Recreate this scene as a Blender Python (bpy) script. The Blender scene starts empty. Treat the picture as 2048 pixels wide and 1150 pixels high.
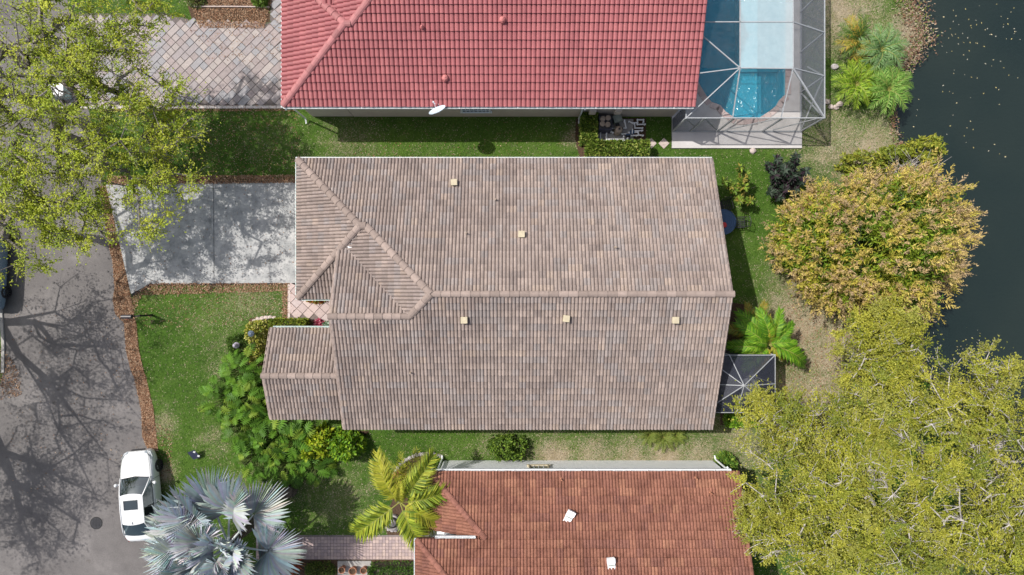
import bpy, bmesh, math, random
import numpy as np
from mathutils import Vector, Matrix

# ------------------------------------------------------------------ camera, sky, sun, exposure
SC = bpy.context.scene
COL = SC.collection
H, S, NX, NY = 31.0, 0.0271, 1024.0, 582.0      # drone height, metres per photo pixel on the ground, nadir point
cam_d = bpy.data.cameras.new('camera')
cam = bpy.data.objects.new('camera', cam_d)
COL.objects.link(cam)
cam.location = (0, 0, H)
cam.rotation_euler = (0, 0, 0)
cam_d.sensor_width = 36.0
cam_d.lens = 36.0 * (H / S) / 2048.0
cam_d.shift_y = 7.0 / 2048.0
cam_d.clip_start = 0.5
cam_d.clip_end = 500.0
SC.camera = cam

SUN_TO = Vector((-0.67, 0.30, 1.0)).normalized()  # towards the sun
EL = math.asin(SUN_TO.z)
ROT = math.atan2(SUN_TO.x, SUN_TO.y)
world = bpy.data.worlds.new('World')
SC.world = world
world.use_nodes = True
wn = world.node_tree
wn.nodes.clear()
sky = wn.nodes.new('ShaderNodeTexSky')
sky.sky_type = 'NISHITA'
sky.sun_disc = False
sky.sun_elevation = EL
sky.sun_rotation = ROT
sky.air_density = 1.0
sky.dust_density = 3.0
sky.ozone_density = 0.6
bg = wn.nodes.new('ShaderNodeBackground')
bg.inputs['Strength'].default_value = 0.15
wo = wn.nodes.new('ShaderNodeOutputWorld')
hs = wn.nodes.new('ShaderNodeHueSaturation')       # thin white cloud all over: a paler sky
hs.inputs['Saturation'].default_value = 0.68
wn.links.new(sky.outputs[0], hs.inputs['Color'])
wn.links.new(hs.outputs[0], bg.inputs[0])
wn.links.new(bg.outputs[0], wo.inputs[0])
sun_d = bpy.data.lights.new('sun', 'SUN')
sun_d.energy = 4.6
sun_d.angle = math.radians(0.6)
sun_d.color = (1.0, 0.955, 0.89)
sun = bpy.data.objects.new('sun', sun_d)
COL.objects.link(sun)
sun.rotation_euler = (-SUN_TO).to_track_quat('-Z', 'Y').to_euler()
sun.location = SUN_TO * 60
SC.view_settings.view_transform = 'Standard'
SC.view_settings.look = 'None'
SC.view_settings.exposure = 0.06
SC.view_settings.gamma = 1.0
SC.view_settings.use_curve_mapping = False
SC.cycles.max_bounces = 6
SC.cycles.transparent_max_bounces = 16
SC.cycles.use_denoising = True

RNG = np.random.default_rng(7)
random.seed(7)


def W(px, py, z=0.0):
    k = S * (H - z) / H
    return Vector(((px - NX) * k, (NY - py) * k, z))


def PX(pts, z=0.0):
    return [tuple(W(a, b, z)[:2]) for a, b in pts]


# ------------------------------------------------------------------ object helpers
def thing(name, label, cat, loc=(0, 0, 0), group=None):
    o = bpy.data.objects.new(name, None)
    COL.objects.link(o)
    o.location = loc
    o.empty_display_size = 0.2
    o['label'] = label
    o['category'] = cat
    if group:
        o['group'] = group
    return o


def tag(o, label=None, cat=None, group=None, kind=None):
    if label: o['label'] = label
    if cat: o['category'] = cat
    if group: o['group'] = group
    if kind: o['kind'] = kind
    return o


def root_loc(p):
    return Vector(p.location) if p.type == 'EMPTY' else Vector((0, 0, 0))


def put(name, me, parent=None, mat=None):
    """link a mesh whose vertices are in world coordinates"""
    if mat is not None and not me.materials:
        me.materials.append(mat)
    o = bpy.data.objects.new(name, me)
    COL.objects.link(o)
    if parent is not None:
        o.parent = parent
        o.matrix_parent_inverse = Matrix.Translation(-root_loc(parent))
    return o


def put_at(name, me, M, parent=None):
    o = bpy.data.objects.new(name, me)
    COL.objects.link(o)
    if parent is not None:
        o.parent = parent
        o.matrix_parent_inverse = Matrix.Translation(-root_loc(parent))
    o.matrix_basis = M
    return o


class MB:
    def __init__(s):
        s.v = []; s.f = []; s.c = []

    def add(s, verts, faces, col=None):
        b = len(s.v)
        s.v.extend([tuple(p) for p in verts])
        s.f.extend([tuple(i + b for i in f) for f in faces])
        s.c.extend([col if col is not None else (1, 1, 1)] * len(verts))

    def box(s, c, size, rz=0.0, col=None, M=None):
        hx, hy, hz = size[0] / 2, size[1] / 2, size[2] / 2
        vs = [Vector((x, y, z)) for z in (-hz, hz) for x, y in ((-hx, -hy), (hx, -hy), (hx, hy), (-hx, hy))]
        R = M if M is not None else Matrix.Rotation(rz, 3, 'Z')
        vs = [R @ p + Vector(c) for p in vs]
        s.add(vs, [(3, 2, 1, 0), (4, 5, 6, 7), (0, 1, 5, 4), (1, 2, 6, 5), (2, 3, 7, 6), (3, 0, 4, 7)], col)

    def bar(s, a, b, w, h=None, col=None):
        a = Vector(a); b = Vector(b); d = b - a
        L = d.length
        if L < 1e-6: return
        q = d.to_track_quat('X', 'Z').to_matrix()
        s.box((a + b) / 2, (L, w, h or w), M=q, col=col)

    def tube(s, pts, rad, n=6, col=None, cap=True):
        pts = [Vector(p) for p in pts]
        if not hasattr(rad, '__len__'): rad = [rad] * len(pts)
        vs = []
        ref = Vector((0.31, 0.17, 0.93))
        for i, p in enumerate(pts):
            d = (pts[min(i + 1, len(pts) - 1)] - pts[max(i - 1, 0)])
            d = d.normalized() if d.length > 1e-9 else Vector((0, 0, 1))
            r = ref if abs(d.dot(ref)) < 0.95 else Vector((1, 0, 0))
            u = d.cross(r).normalized(); w = d.cross(u)
            for k in range(n):
                a = 2 * math.pi * k / n
                vs.append(p + (u * math.cos(a) + w * math.sin(a)) * rad[i])
        fs = []
        for i in range(len(pts) - 1):
            for k in range(n):
                fs.append((i * n + k, i * n + (k + 1) % n, (i + 1) * n + (k + 1) % n, (i + 1) * n + k))
        if cap:
            fs.append(tuple(range(n - 1, -1, -1)))
            m = (len(pts) - 1) * n
            fs.append(tuple(m + k for k in range(n)))
        s.add(vs, fs, col)

    def lathe(s, prof, c, n=16, col=None):
        c = Vector(c); vs = []
        for r, z in prof:
            for k in range(n):
                a = 2 * math.pi * k / n
                vs.append(c + Vector((r * math.cos(a), r * math.sin(a), z)))
        fs = []
        for i in range(len(prof) - 1):
            for k in range(n):
                fs.append((i * n + k, i * n + (k + 1) % n, (i + 1) * n + (k + 1) % n, (i + 1) * n + k))
        fs.append(tuple(range(n - 1, -1, -1)))
        m = (len(prof) - 1) * n
        fs.append(tuple(m + k for k in range(n)))
        s.add(vs, fs, col)

    def prism(s, poly, z0, z1, col=None):
        """poly: XY list (ccw or cw); z0,z1 floats"""
        a = sum(poly[i][0] * poly[(i + 1) % len(poly)][1] - poly[(i + 1) % len(poly)][0] * poly[i][1] for i in range(len(poly)))
        if a < 0: poly = poly[::-1]
        n = len(poly)
        vs = [(x, y, z0) for x, y in poly] + [(x, y, z1) for x, y in poly]
        fs = [tuple(range(n - 1, -1, -1)), tuple(range(n, 2 * n))]
        fs += [(i, (i + 1) % n, n + (i + 1) % n, n + i) for i in range(n)]
        s.add(vs, fs, col)

    def sheet(s, poly, z, col=None):
        a = sum(poly[i][0] * poly[(i + 1) % len(poly)][1] - poly[(i + 1) % len(poly)][0] * poly[i][1] for i in range(len(poly)))
        if a < 0: poly = poly[::-1]
        s.add([(x, y, z) for x, y in poly], [tuple(range(len(poly)))], col)

    def mesh(s, name, mat=None, smooth=False, bevel=0.0):
        me = bpy.data.meshes.new(name)
        me.from_pydata(s.v, [], s.f)
        if s.c:
            at = me.color_attributes.new('tint', 'FLOAT_COLOR', 'POINT')
            arr = np.ones((len(s.v), 4), np.float32)
            arr[:, :3] = np.array(s.c, np.float32)
            at.data.foreach_set('color', arr.ravel())
        if mat: me.materials.append(mat)
        if smooth:
            me.polygons.foreach_set('use_smooth', [True] * len(me.polygons))
        me.update()
        return me

    def build(s, name, mat, parent=None, smooth=False, bevel=0.0):
        o = put(name, s.mesh(name, mat, smooth), parent)
        if bevel:
            m = o.modifiers.new('bevel', 'BEVEL'); m.width = bevel; m.segments = 2; m.limit_method = 'ANGLE'
        return o


def np_mesh(name, V, F, C=None, mat=None, smooth=False):
    """V (n,3), F (m,k) with constant k, C (n,3)"""
    me = bpy.data.meshes.new(name)
    V = np.asarray(V, np.float32); F = np.asarray(F, np.int32)
    me.vertices.add(len(V)); me.vertices.foreach_set('co', V.ravel())
    k = F.shape[1]
    me.loops.add(F.size); me.loops.foreach_set('vertex_index', F.ravel())
    me.polygons.add(len(F))
    me.polygons.foreach_set('loop_start', np.arange(0, F.size, k, dtype=np.int32))
    me.polygons.foreach_set('loop_total', np.full(len(F), k, np.int32))
    me.polygons.foreach_set('use_smooth', np.full(len(F), bool(smooth)))
    if C is not None:
        at = me.color_attributes.new('tint', 'FLOAT_COLOR', 'POINT')
        arr = np.ones((len(V), 4), np.float32); arr[:, :3] = C
        at.data.foreach_set('color', arr.ravel())
    me.update(calc_edges=True)
    if mat: me.materials.append(mat)
    return me


# ------------------------------------------------------------------ numpy noise, polygons
def _hash(ix, iy, seed):
    h = (ix.astype(np.int64) * 374761393 + iy.astype(np.int64) * 668265263 + seed * 974711) & 0x7fffffff
    h = (h ^ (h >> 13)) * 1274126177 & 0x7fffffff
    return ((h ^ (h >> 16)) & 0xffff) / 65535.0


def vnoise(x, y, seed=0):
    x = np.asarray(x, float); y = np.asarray(y, float)
    ix = np.floor(x); iy = np.floor(y); fx = x - ix; fy = y - iy
    fx = fx * fx * (3 - 2 * fx); fy = fy * fy * (3 - 2 * fy)
    a = _hash(ix, iy, seed); b = _hash(ix + 1, iy, seed); c = _hash(ix, iy + 1, seed); d = _hash(ix + 1, iy + 1, seed)
    return (a * (1 - fx) + b * fx) * (1 - fy) + (c * (1 - fx) + d * fx) * fy


def fbm(x, y, seed=0, o=3):
    t = 0; a = 0.5; n = 0
    for i in range(o):
        t = t + a * vnoise(x * 2 ** i, y * 2 ** i, seed + i); n += a; a *= 0.5
    return t / n


def inside(poly, x, y):
    poly = np.asarray(poly); r = np.zeros(len(x), bool); n = len(poly); j = n - 1
    for i in range(n):
        xi, yi = poly[i]; xj, yj = poly[j]
        if yi != yj:
            r ^= ((yi > y) != (yj > y)) & (x < (xj - xi) * (y - yi) / (yj - yi) + xi)
        j = i
    return r


# ------------------------------------------------------------------ materials
def nmat(name):
    m = bpy.data.materials.new(name); m.use_nodes = True
    t = m.node_tree; t.nodes.clear()
    out = t.nodes.new('ShaderNodeOutputMaterial')
    return m, t, out


def pos(t):
    return t.nodes.new('ShaderNodeNewGeometry').outputs['Position']


def noise(t, scale, detail=4.0, rough=0.6, vec=None):
    n = t.nodes.new('ShaderNodeTexNoise')
    n.inputs['Scale'].default_value = scale; n.inputs['Detail'].default_value = detail
    n.inputs['Roughness'].default_value = rough
    t.links.new(vec if vec is not None else pos(t), n.inputs['Vector'])
    return n.outputs['Fac']


def ramp(t, fac, stops):
    r = t.nodes.new('ShaderNodeValToRGB')
    while len(r.color_ramp.elements) < len(stops): r.color_ramp.elements.new(0.5)
    for e, (p, c) in zip(r.color_ramp.elements, stops):
        e.position = p; e.color = (c[0], c[1], c[2], 1)
    t.links.new(fac, r.inputs[0])
    return r.outputs[0]


def mixc(t, fac, a, b, mode='MIX'):
    n = t.nodes.new('ShaderNodeMix'); n.data_type = 'RGBA'; n.blend_type = mode
    for sock, v in ((n.inputs[0], fac), (n.inputs[6], a), (n.inputs[7], b)):
        if isinstance(v, (int, float)): sock.default_value = v
        elif isinstance(v, tuple): sock.default_value = (v[0], v[1], v[2], 1)
        else: t.links.new(v, sock)
    return n.outputs[2]


def bump(t, h, strength=0.3, dist=0.02):
    b = t.nodes.new('ShaderNodeBump'); b.inputs['Strength'].default_value = strength; b.inputs['Distance'].default_value = dist
    t.links.new(h, b.inputs['Height'])
    return b.outputs[0]


def princ(t, out, col, rough=0.8, spec=0.3, metal=0.0, normal=None):
    p = t.nodes.new('ShaderNodeBsdfPrincipled')
    if isinstance(col, tuple): p.inputs['Base Color'].default_value = (*col, 1)
    else: t.links.new(col, p.inputs['Base Color'])
    p.inputs['Roughness'].default_value = rough
    p.inputs['Specular IOR Level'].default_value = spec
    p.inputs['Metallic'].default_value = metal
    if normal is not None: t.links.new(normal, p.inputs['Normal'])
    t.links.new(p.outputs[0], out.inputs[0])
    return p


def m_noise(name, stops, scale=3.0, rough=0.85, spec=0.25, detail=5, bmp=0.0, bscale=60.0, metal=0.0, speck=None):
    m, t, out = nmat(name)
    c = ramp(t, noise(t, scale, detail), stops)
    if speck:
        f = ramp(t, noise(t, speck[0], 2), [(speck[1], (0, 0, 0)), (speck[1] + 0.04, (1, 1, 1))])
        c = mixc(t, f, c, speck[2])
    nrm = bump(t, noise(t, bscale, 3), bmp) if bmp else None
    princ(t, out, c, rough, spec, metal, nrm)
    return m


def m_plain(name, col, rough=0.5, spec=0.4, metal=0.0, var=0.12, scale=6.0):
    a = tuple(max(0, c * (1 - var)) for c in col); b = tuple(min(1, c * (1 + var)) for c in col)
    return m_noise(name, [(0.3, a), (0.7, b)], scale, rough, spec, 3, metal=metal)


def m_attr(name, rough=0.7, spec=0.25, var=0.15, scale=5.0, transl=0.0, stain=None, bmp=0.0, bscale=40):
    m, t, out = nmat(name)
    a = t.nodes.new('ShaderNodeAttribute'); a.attribute_name = 'tint'
    v = ramp(t, noise(t, scale, 4), [(0.25, (1 - var,) * 3), (0.75, (1 + var,) * 3)])
    c = mixc(t, 1.0, a.outputs['Color'], v, 'MULTIPLY')
    if stain:
        sc, lo, hi, col = stain
        f = ramp(t, noise(t, sc, 6, 0.7), [(lo, (0, 0, 0)), (hi, (1, 1, 1))])
        c = mixc(t, f, c, col, 'MULTIPLY')
    nrm = bump(t, noise(t, bscale, 3), bmp) if bmp else None
    p = princ(t, out, c, rough, spec, 0, nrm)
    if transl:
        tr = t.nodes.new('ShaderNodeBsdfTranslucent'); t.links.new(c, tr.inputs[0])
        mx = t.nodes.new('ShaderNodeMixShader'); mx.inputs[0].default_value = transl
        t.links.new(p.outputs[0], mx.inputs[1]); t.links.new(tr.outputs[0], mx.inputs[2])
        t.links.new(mx.outputs[0], out.inputs[0])
    return m


MAT = {}
MAT['leaf'] = m_attr('leaf', 0.55, 0.3, 0.18, 2.0, transl=0.3)
MAT['glossleaf'] = m_attr('glossy_leaf', 0.55, 0.22, 0.2, 6.0, transl=0.2)
MAT['silverleaf'] = m_attr('silver_leaf', 0.6, 0.3, 0.12, 5.0, transl=0.12)
MAT['grass'] = m_attr('grass_blade', 0.7, 0.2, 0.1, 3.0, transl=0.25)
MAT['litter'] = m_attr('dry_leaf', 0.8, 0.2, 0.15, 8.0)
MAT['bark'] = m_noise('grey_bark', [(0.3, (0.10, 0.085, 0.075)), (0.7, (0.30, 0.27, 0.25))], 9, 0.9, 0.2, bmp=0.5, bscale=30)
MAT['palebark'] = m_noise('pale_grey_bark', [(0.3, (0.22, 0.20, 0.18)), (0.7, (0.50, 0.47, 0.45))], 9, 0.9, 0.2, bmp=0.4, bscale=30)
MAT['darkbark'] = m_noise('dark_bark', [(0.3, (0.03, 0.025, 0.02)), (0.7, (0.12, 0.10, 0.08))], 9, 0.9, 0.2)
MAT['tan_tile'] = m_attr('tan_concrete_tile', 0.85, 0.2, 0.17, 11.0, stain=(0.55, 0.46, 0.74, (0.74, 0.72, 0.72)), bmp=0.25, bscale=50)
MAT['red_tile'] = m_attr('red_painted_tile', 0.62, 0.3, 0.10, 9.0, stain=(0.6, 0.48, 0.78, (0.80, 0.76, 0.78)))
MAT['clay_tile'] = m_attr('weathered_terracotta_tile', 0.85, 0.2, 0.26, 10.0, stain=(1.3, 0.46, 0.72, (0.60, 0.56, 0.56)), bmp=0.2)
MAT['tan_cap'] = m_attr('tan_ridge_tile', 0.85, 0.2, 0.12, 6.0, bmp=0.2)
MAT['deck_dark'] = m_plain('roof_underlay', (0.09, 0.07, 0.06), 0.95)
MAT['wall_beige'] = m_noise('beige_stucco', [(0.3, (0.52, 0.45, 0.385)), (0.7, (0.58, 0.51, 0.44))], 2.5, 0.9, bmp=0.2, bscale=90)
MAT['wall_white'] = m_noise('white_stucco', [(0.3, (0.80, 0.83, 0.86)), (0.7, (0.86, 0.88, 0.90))], 2.0, 0.9, bmp=0.2, bscale=90)
MAT['wall_tan'] = m_noise('tan_stucco', [(0.3, (0.40, 0.35, 0.29)), (0.7, (0.48, 0.42, 0.35))], 2.0, 0.9)
MAT['white_metal'] = m_plain('white_aluminium', (0.72, 0.75, 0.77), 0.4, 0.5)
MAT['mint_metal'] = m_plain('pale_green_gutter', (0.55, 0.68, 0.66), 0.4, 0.5)
MAT['cage_metal'] = m_plain('grey_white_aluminium', (0.33, 0.345, 0.36), 0.45, 0.5)
MAT['white'] = m_plain('white_plastic', (0.78, 0.79, 0.80), 0.45, 0.4, var=0.05)
MAT['cream'] = m_plain('cream_vent', (0.46, 0.40, 0.28), 0.6, 0.3)
MAT['pinkvent'] = m_plain('painted_vent', (0.50, 0.18, 0.17), 0.6, 0.3)
MAT['black'] = m_plain('black_metal', (0.02, 0.02, 0.024), 0.5, 0.4)
MAT['dark'] = m_plain('dark_recess', (0.03, 0.03, 0.03), 0.8, 0.2)
MAT['glass'] = m_plain('window_glass', (0.03, 0.06, 0.065), 0.06, 0.6, var=0.3)
MAT['navy'] = m_plain('navy_plastic', (0.035, 0.04, 0.075), 0.5, 0.4)
MAT['bluemesh'] = m_plain('blue_metal', (0.04, 0.085, 0.17), 0.45, 0.4)
MAT['tanplastic'] = m_plain('tan_plastic', (0.30, 0.24, 0.19), 0.6, 0.3)
MAT['greyplastic'] = m_plain('grey_green_plastic', (0.24, 0.27, 0.23), 0.6, 0.3)
MAT['clay'] = m_plain('terracotta_pot', (0.34, 0.16, 0.10), 0.8, 0.2)
MAT['soil'] = m_noise('mulch_soil', [(0.3, (0.035, 0.022, 0.015)), (0.7, (0.12, 0.075, 0.045))], 14, 0.95, bmp=0.6, bscale=40)
MAT['stone'] = m_noise('pale_stone', [(0.3, (0.26, 0.24, 0.24)), (0.7, (0.48, 0.45, 0.45))], 6, 0.9, bmp=0.4, bscale=25)
MAT['pinkstone'] = m_noise('pinkish_stone', [(0.3, (0.40, 0.33, 0.30)), (0.7, (0.55, 0.47, 0.44))], 8, 0.9, bmp=0.2)
MAT['deck'] = m_noise('pool_deck_concrete', [(0.3, (0.46, 0.44, 0.43)), (0.7, (0.56, 0.54, 0.53))], 1.5, 0.85, bmp=0.1)
MAT['pad'] = m_noise('grey_concrete_pad', [(0.3, (0.26, 0.25, 0.24)), (0.7, (0.40, 0.385, 0.37))], 3, 0.9)
MAT['paver'] = m_attr('concrete_paver', 0.85, 0.25, 0.14, 12.0, bmp=0.15, bscale=60)


def m_screen(name, alpha, col, rough=0.6):
    m, t, out = nmat(name)
    a = t.nodes.new('ShaderNodeBsdfTransparent')
    d = t.nodes.new('ShaderNodeBsdfPrincipled'); d.inputs['Base Color'].default_value = (*col, 1); d.inputs['Roughness'].default_value = rough
    mx = t.nodes.new('ShaderNodeMixShader')
    f = ramp(t, noise(t, 3.0, 3), [(0.3, (alpha - 0.05,) * 3), (0.7, (alpha + 0.05,) * 3)])
    t.links.new(f, mx.inputs[0])
    t.links.new(a.outputs[0], mx.inputs[1]); t.links.new(d.outputs[0], mx.inputs[2]); t.links.new(mx.outputs[0], out.inputs[0])
    return m


MAT['screen'] = m_screen('insect_screen', 0.09, (0.12, 0.13, 0.14))
MAT['screen_side'] = m_screen('dark_insect_screen', 0.44, (0.17, 0.18, 0.20))
MAT['screen_pale'] = m_screen('sun_hazed_screen', 0.70, (0.38, 0.47, 0.50))  # sun haze on the flat top screens is put into this colour
MAT['screen_black'] = m_screen('black_insect_screen', 0.72, (0.028, 0.032, 0.05))

# lawn base
m, t, out = nmat('lawn_ground')
base = ramp(t, noise(t, 0.35, 5), [(0.35, (0.075, 0.105, 0.028)), (0.62, (0.15, 0.155, 0.06))])
fine = ramp(t, noise(t, 22, 4, 0.8), [(0.3, (0.5, 0.5, 0.5)), (0.7, (1.3, 1.3, 1.3))])
princ(t, out, mixc(t, 1.0, base, fine, 'MULTIPLY'), 0.95, 0.1, normal=bump(t, noise(t, 30, 3), 0.6, 0.05))
MAT['lawn'] = m
MAT['lawn_tint'] = m_attr('lawn_turf', 0.95, 0.1, 0.3, 22.0, bmp=0.6, bscale=30)
# road
m, t, out = nmat('asphalt')
c = ramp(t, noise(t, 0.45, 6, 0.65), [(0.3, (0.112, 0.104, 0.103)), (0.55, (0.158, 0.147, 0.144)), (0.75, (0.225, 0.208, 0.202))])
c = mixc(t, 1.0, c, ramp(t, noise(t, 45, 3, 0.8), [(0.3, (0.72,) * 3), (0.7, (1.25,) * 3)]), 'MULTIPLY')
f = ramp(t, noise(t, 1.6, 6, 0.75), [(0.62, (0, 0, 0)), (0.72, (1, 1, 1))])
c = mixc(t, f, c, (0.10, 0.085, 0.075))
princ(t, out, c, 0.9, 0.25, normal=bump(t, noise(t, 80, 2), 0.4))
MAT['road'] = m
# concrete drive
m, t, out = nmat('driveway_concrete')
c = ramp(t, noise(t, 1.5, 8, 0.72), [(0.32, (0.20, 0.205, 0.21)), (0.45, (0.31, 0.315, 0.315)), (0.56, (0.40, 0.40, 0.395)), (0.7, (0.52, 0.515, 0.50))])  # mottling is stain together with leaf shade put into the colour
c = mixc(t, 1.0, c, ramp(t, noise(t, 14, 4, 0.8), [(0.3, (0.86,) * 3), (0.7, (1.1,) * 3)]), 'MULTIPLY')
f = ramp(t, noise(t, 9.0, 2, 0.5), [(0.70, (0, 0, 0)), (0.74, (1, 1, 1))])
c = mixc(t, f, c, (0.16, 0.15, 0.14))
princ(t, out, c, 0.85, 0.25, normal=bump(t, noise(t, 60, 3), 0.15))
MAT['drive'] = m
# lake
m, t, out = nmat('lake_water')
g = t.nodes.new('ShaderNodeNewGeometry')
c = ramp(t, noise(t, 0.10, 3), [(0.3, (0.010, 0.019, 0.018)), (0.7, (0.018, 0.027, 0.023))])
mp = t.nodes.new('ShaderNodeMapping'); mp.inputs['Scale'].default_value = (1.0, 2.2, 1.0); mp.inputs['Rotation'].default_value = (0, 0, 0.5)
t.links.new(g.outputs['Position'], mp.inputs['Vector'])
princ(t, out, c, 0.12, 0.5, normal=bump(t, noise(t, 3.0, 5, 0.6, mp.outputs[0]), 0.4, 0.06))
MAT['lake'] = m
# pool water
m, t, out = nmat('pool_water')
tr = t.nodes.new('ShaderNodeBsdfTransparent'); tr.inputs[0].default_value = (0.40, 0.80, 0.90, 1)
gl = t.nodes.new('ShaderNodeBsdfGlossy'); gl.inputs['Roughness'].default_value = 0.12
wv = t.nodes.new('ShaderNodeTexNoise'); wv.inputs['Scale'].default_value = 2.6; wv.inputs['Detail'].default_value = 3; wv.inputs['Distortion'].default_value = 1.2
t.links.new(pos(t), wv.inputs['Vector'])
t.links.new(bump(t, wv.outputs['Fac'], 1.0, 0.16), gl.inputs['Normal'])
df = t.nodes.new('ShaderNodeBsdfDiffuse')                          # even teal share added to keep shaded water from going black
t.links.new(ramp(t, noise(t, 1.2, 4), [(0.3, (0.035, 0.30, 0.42)), (0.7, (0.055, 0.37, 0.50))]), df.inputs[0])
mw = t.nodes.new('ShaderNodeMixShader'); mw.inputs[0].default_value = 0.42
t.links.new(tr.outputs[0], mw.inputs[1]); t.links.new(df.outputs[0], mw.inputs[2])
mx = t.nodes.new('ShaderNodeMixShader'); mx.inputs[0].default_value = 0.07
t.links.new(mw.outputs[0], mx.inputs[1]); t.links.new(gl.outputs[0], mx.inputs[2]); t.links.new(mx.outputs[0], out.inputs[0])
MAT['pool'] = m
MAT['basin'] = m_noise('pool_plaster', [(0.3, (0.18, 0.46, 0.56)), (0.7, (0.28, 0.58, 0.66))], 2.0, 0.7)

# ================================================================== THE SETTING
SHORE = [(1836, -1500), (1836, -200), (1826, 0), (1838, 38), (1850, 84), (1834, 104), (1802, 138), (1790, 172), (1787, 250), (1797, 286), (1818, 335),
         (1850, 400), (1880, 480), (1884, 560), (1862, 615), (1842, 660), (1838, 720), (1880, 790), (1925, 900), (1950, 1010), (1960, 1300), (1960, 2600)]
shore = PX(SHORE)
# finer, uneven shoreline
fine_shore = []
for (a, b) in zip(shore[:-1], shore[1:]):
    n = max(1, int(math.dist(a, b) / 0.35)) if -16 < a[1] < 17 else 1
    for i in range(n):
        f = i / n
        j = 0.16 * (vnoise(np.array([a[1] * 2 + f * 7]), np.array([3.3]), 5)[0] - 0.5) if n > 1 else 0
        fine_shore.append((a[0] + (b[0] - a[0]) * f + j, a[1] + (b[1] - a[1]) * f + j * 0.5))
fine_shore.append(shore[-1])
LAND = [(-110, fine_shore[0][1])] + fine_shore + [(-110, fine_shore[-1][1])]
HOLE = PX([(1380, -338), (1588, -338), (1588, 258), (1380, 258)])       # the ground is dug out where the pool is
bm = bmesh.new(); es = []
for pts in (LAND, HOLE):
    vs = [bm.verts.new((x, y, 0)) for x, y in pts]; es += [bm.edges.new((vs[i], vs[(i + 1) % len(vs)])) for i in range(len(vs))]
bmesh.ops.triangle_fill(bm, use_beauty=True, use_dissolve=False, edges=es)
for f in bm.faces:
    f.normal_update()
    if f.normal.z < 0: f.normal_flip()
me = bpy.data.meshes.new('ground'); bm.to_mesh(me); bm.free()
tag(put('ground', me, None, MAT['lawn']), kind='structure', label='flat ground reaching away on all sides of the houses')
b = MB()
for p, q in zip(fine_shore[:-1], fine_shore[1:]):
    b.add([(p[0], p[1], 0), (q[0], q[1], 0), (q[0] + 0.5, q[1] + 0.05, -0.6), (p[0] + 0.5, p[1] + 0.05, -0.6)], [(3, 2, 1, 0)])
tag(b.build('lake_bank', MAT['soil']), kind='structure', label='bare brown earth bank along the water edge')
b = MB(); b.sheet([(18.5, -110), (140, -110), (140, 110), (18.5, 110)], -0.28)
lake = b.build('lake', MAT['lake']); tag(lake, kind='structure', label='dark green lake with small ripples')

ROAD = [(-75, -400), (-70, -100), (-75, 300), (-25, 520), (4, 620), (8, 740), (-18, 830), (-60, 930), (-60, 1500), (335, 1500), (322, 1160), (306, 1020), (300, 900),
        (290, 800), (275, 700), (262, 640), (235, 520), (206, 372), (180, 230), (150, 100), (135, 0), (130, -400)]
r = MB(); r.sheet(PX(ROAD), 0.009)
tag(r.build('road', MAT['road']), kind='structure', label='grey asphalt street down the west side under tree shade')
r = MB()
for a, c in zip(PX([(-25, 520), (3, 615), (8, 690), (7, 745)])[:-1], PX([(-25, 520), (3, 615), (8, 690), (7, 745)])[1:]):
    r.bar((a[0], a[1], 0.03), (c[0], c[1], 0.03), 0.16, 0.10)
tag(r.build('kerb', MAT['pad']), kind='structure', label='pale concrete kerb along the far side of the street')

# concrete driveway, two slabs with a joint
root = thing('driveway', 'pale grey stained concrete driveway with one joint, before the tan roofed garage', 'driveway', W(420, 470))
root['kind'] = 'structure'
del root['category']
d = MB(); d.prism(PX([(209, 362), (264, 594), (305, 571), (600, 569), (600, 361)]), -0.1, 0.02); d.build('slab_base', MAT['dark'], root)
d = MB(); d.prism(PX([(212, 366), (263, 588), (300, 568), (428.6, 567), (427.6, 365)]), 0.0, 0.05); d.build('slab', MAT['drive'], root, bevel=0.01)
d = MB(); d.prism(PX([(428.6, 365), (429.6, 567), (597, 566), (597, 364)]), 0.0, 0.052); d.build('slab', MAT['drive'], root, bevel=0.01)

# pavers laid at 45 degrees: thing > paver parts, first 300 single, the rest one stuff part
PAV_COLS = [(0.315, 0.268, 0.262), (0.295, 0.265, 0.267), (0.285, 0.275, 0.285), (0.335, 0.298, 0.286), (0.29, 0.248, 0.243), (0.275, 0.27, 0.282), (0.36, 0.318, 0.302)]


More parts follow.
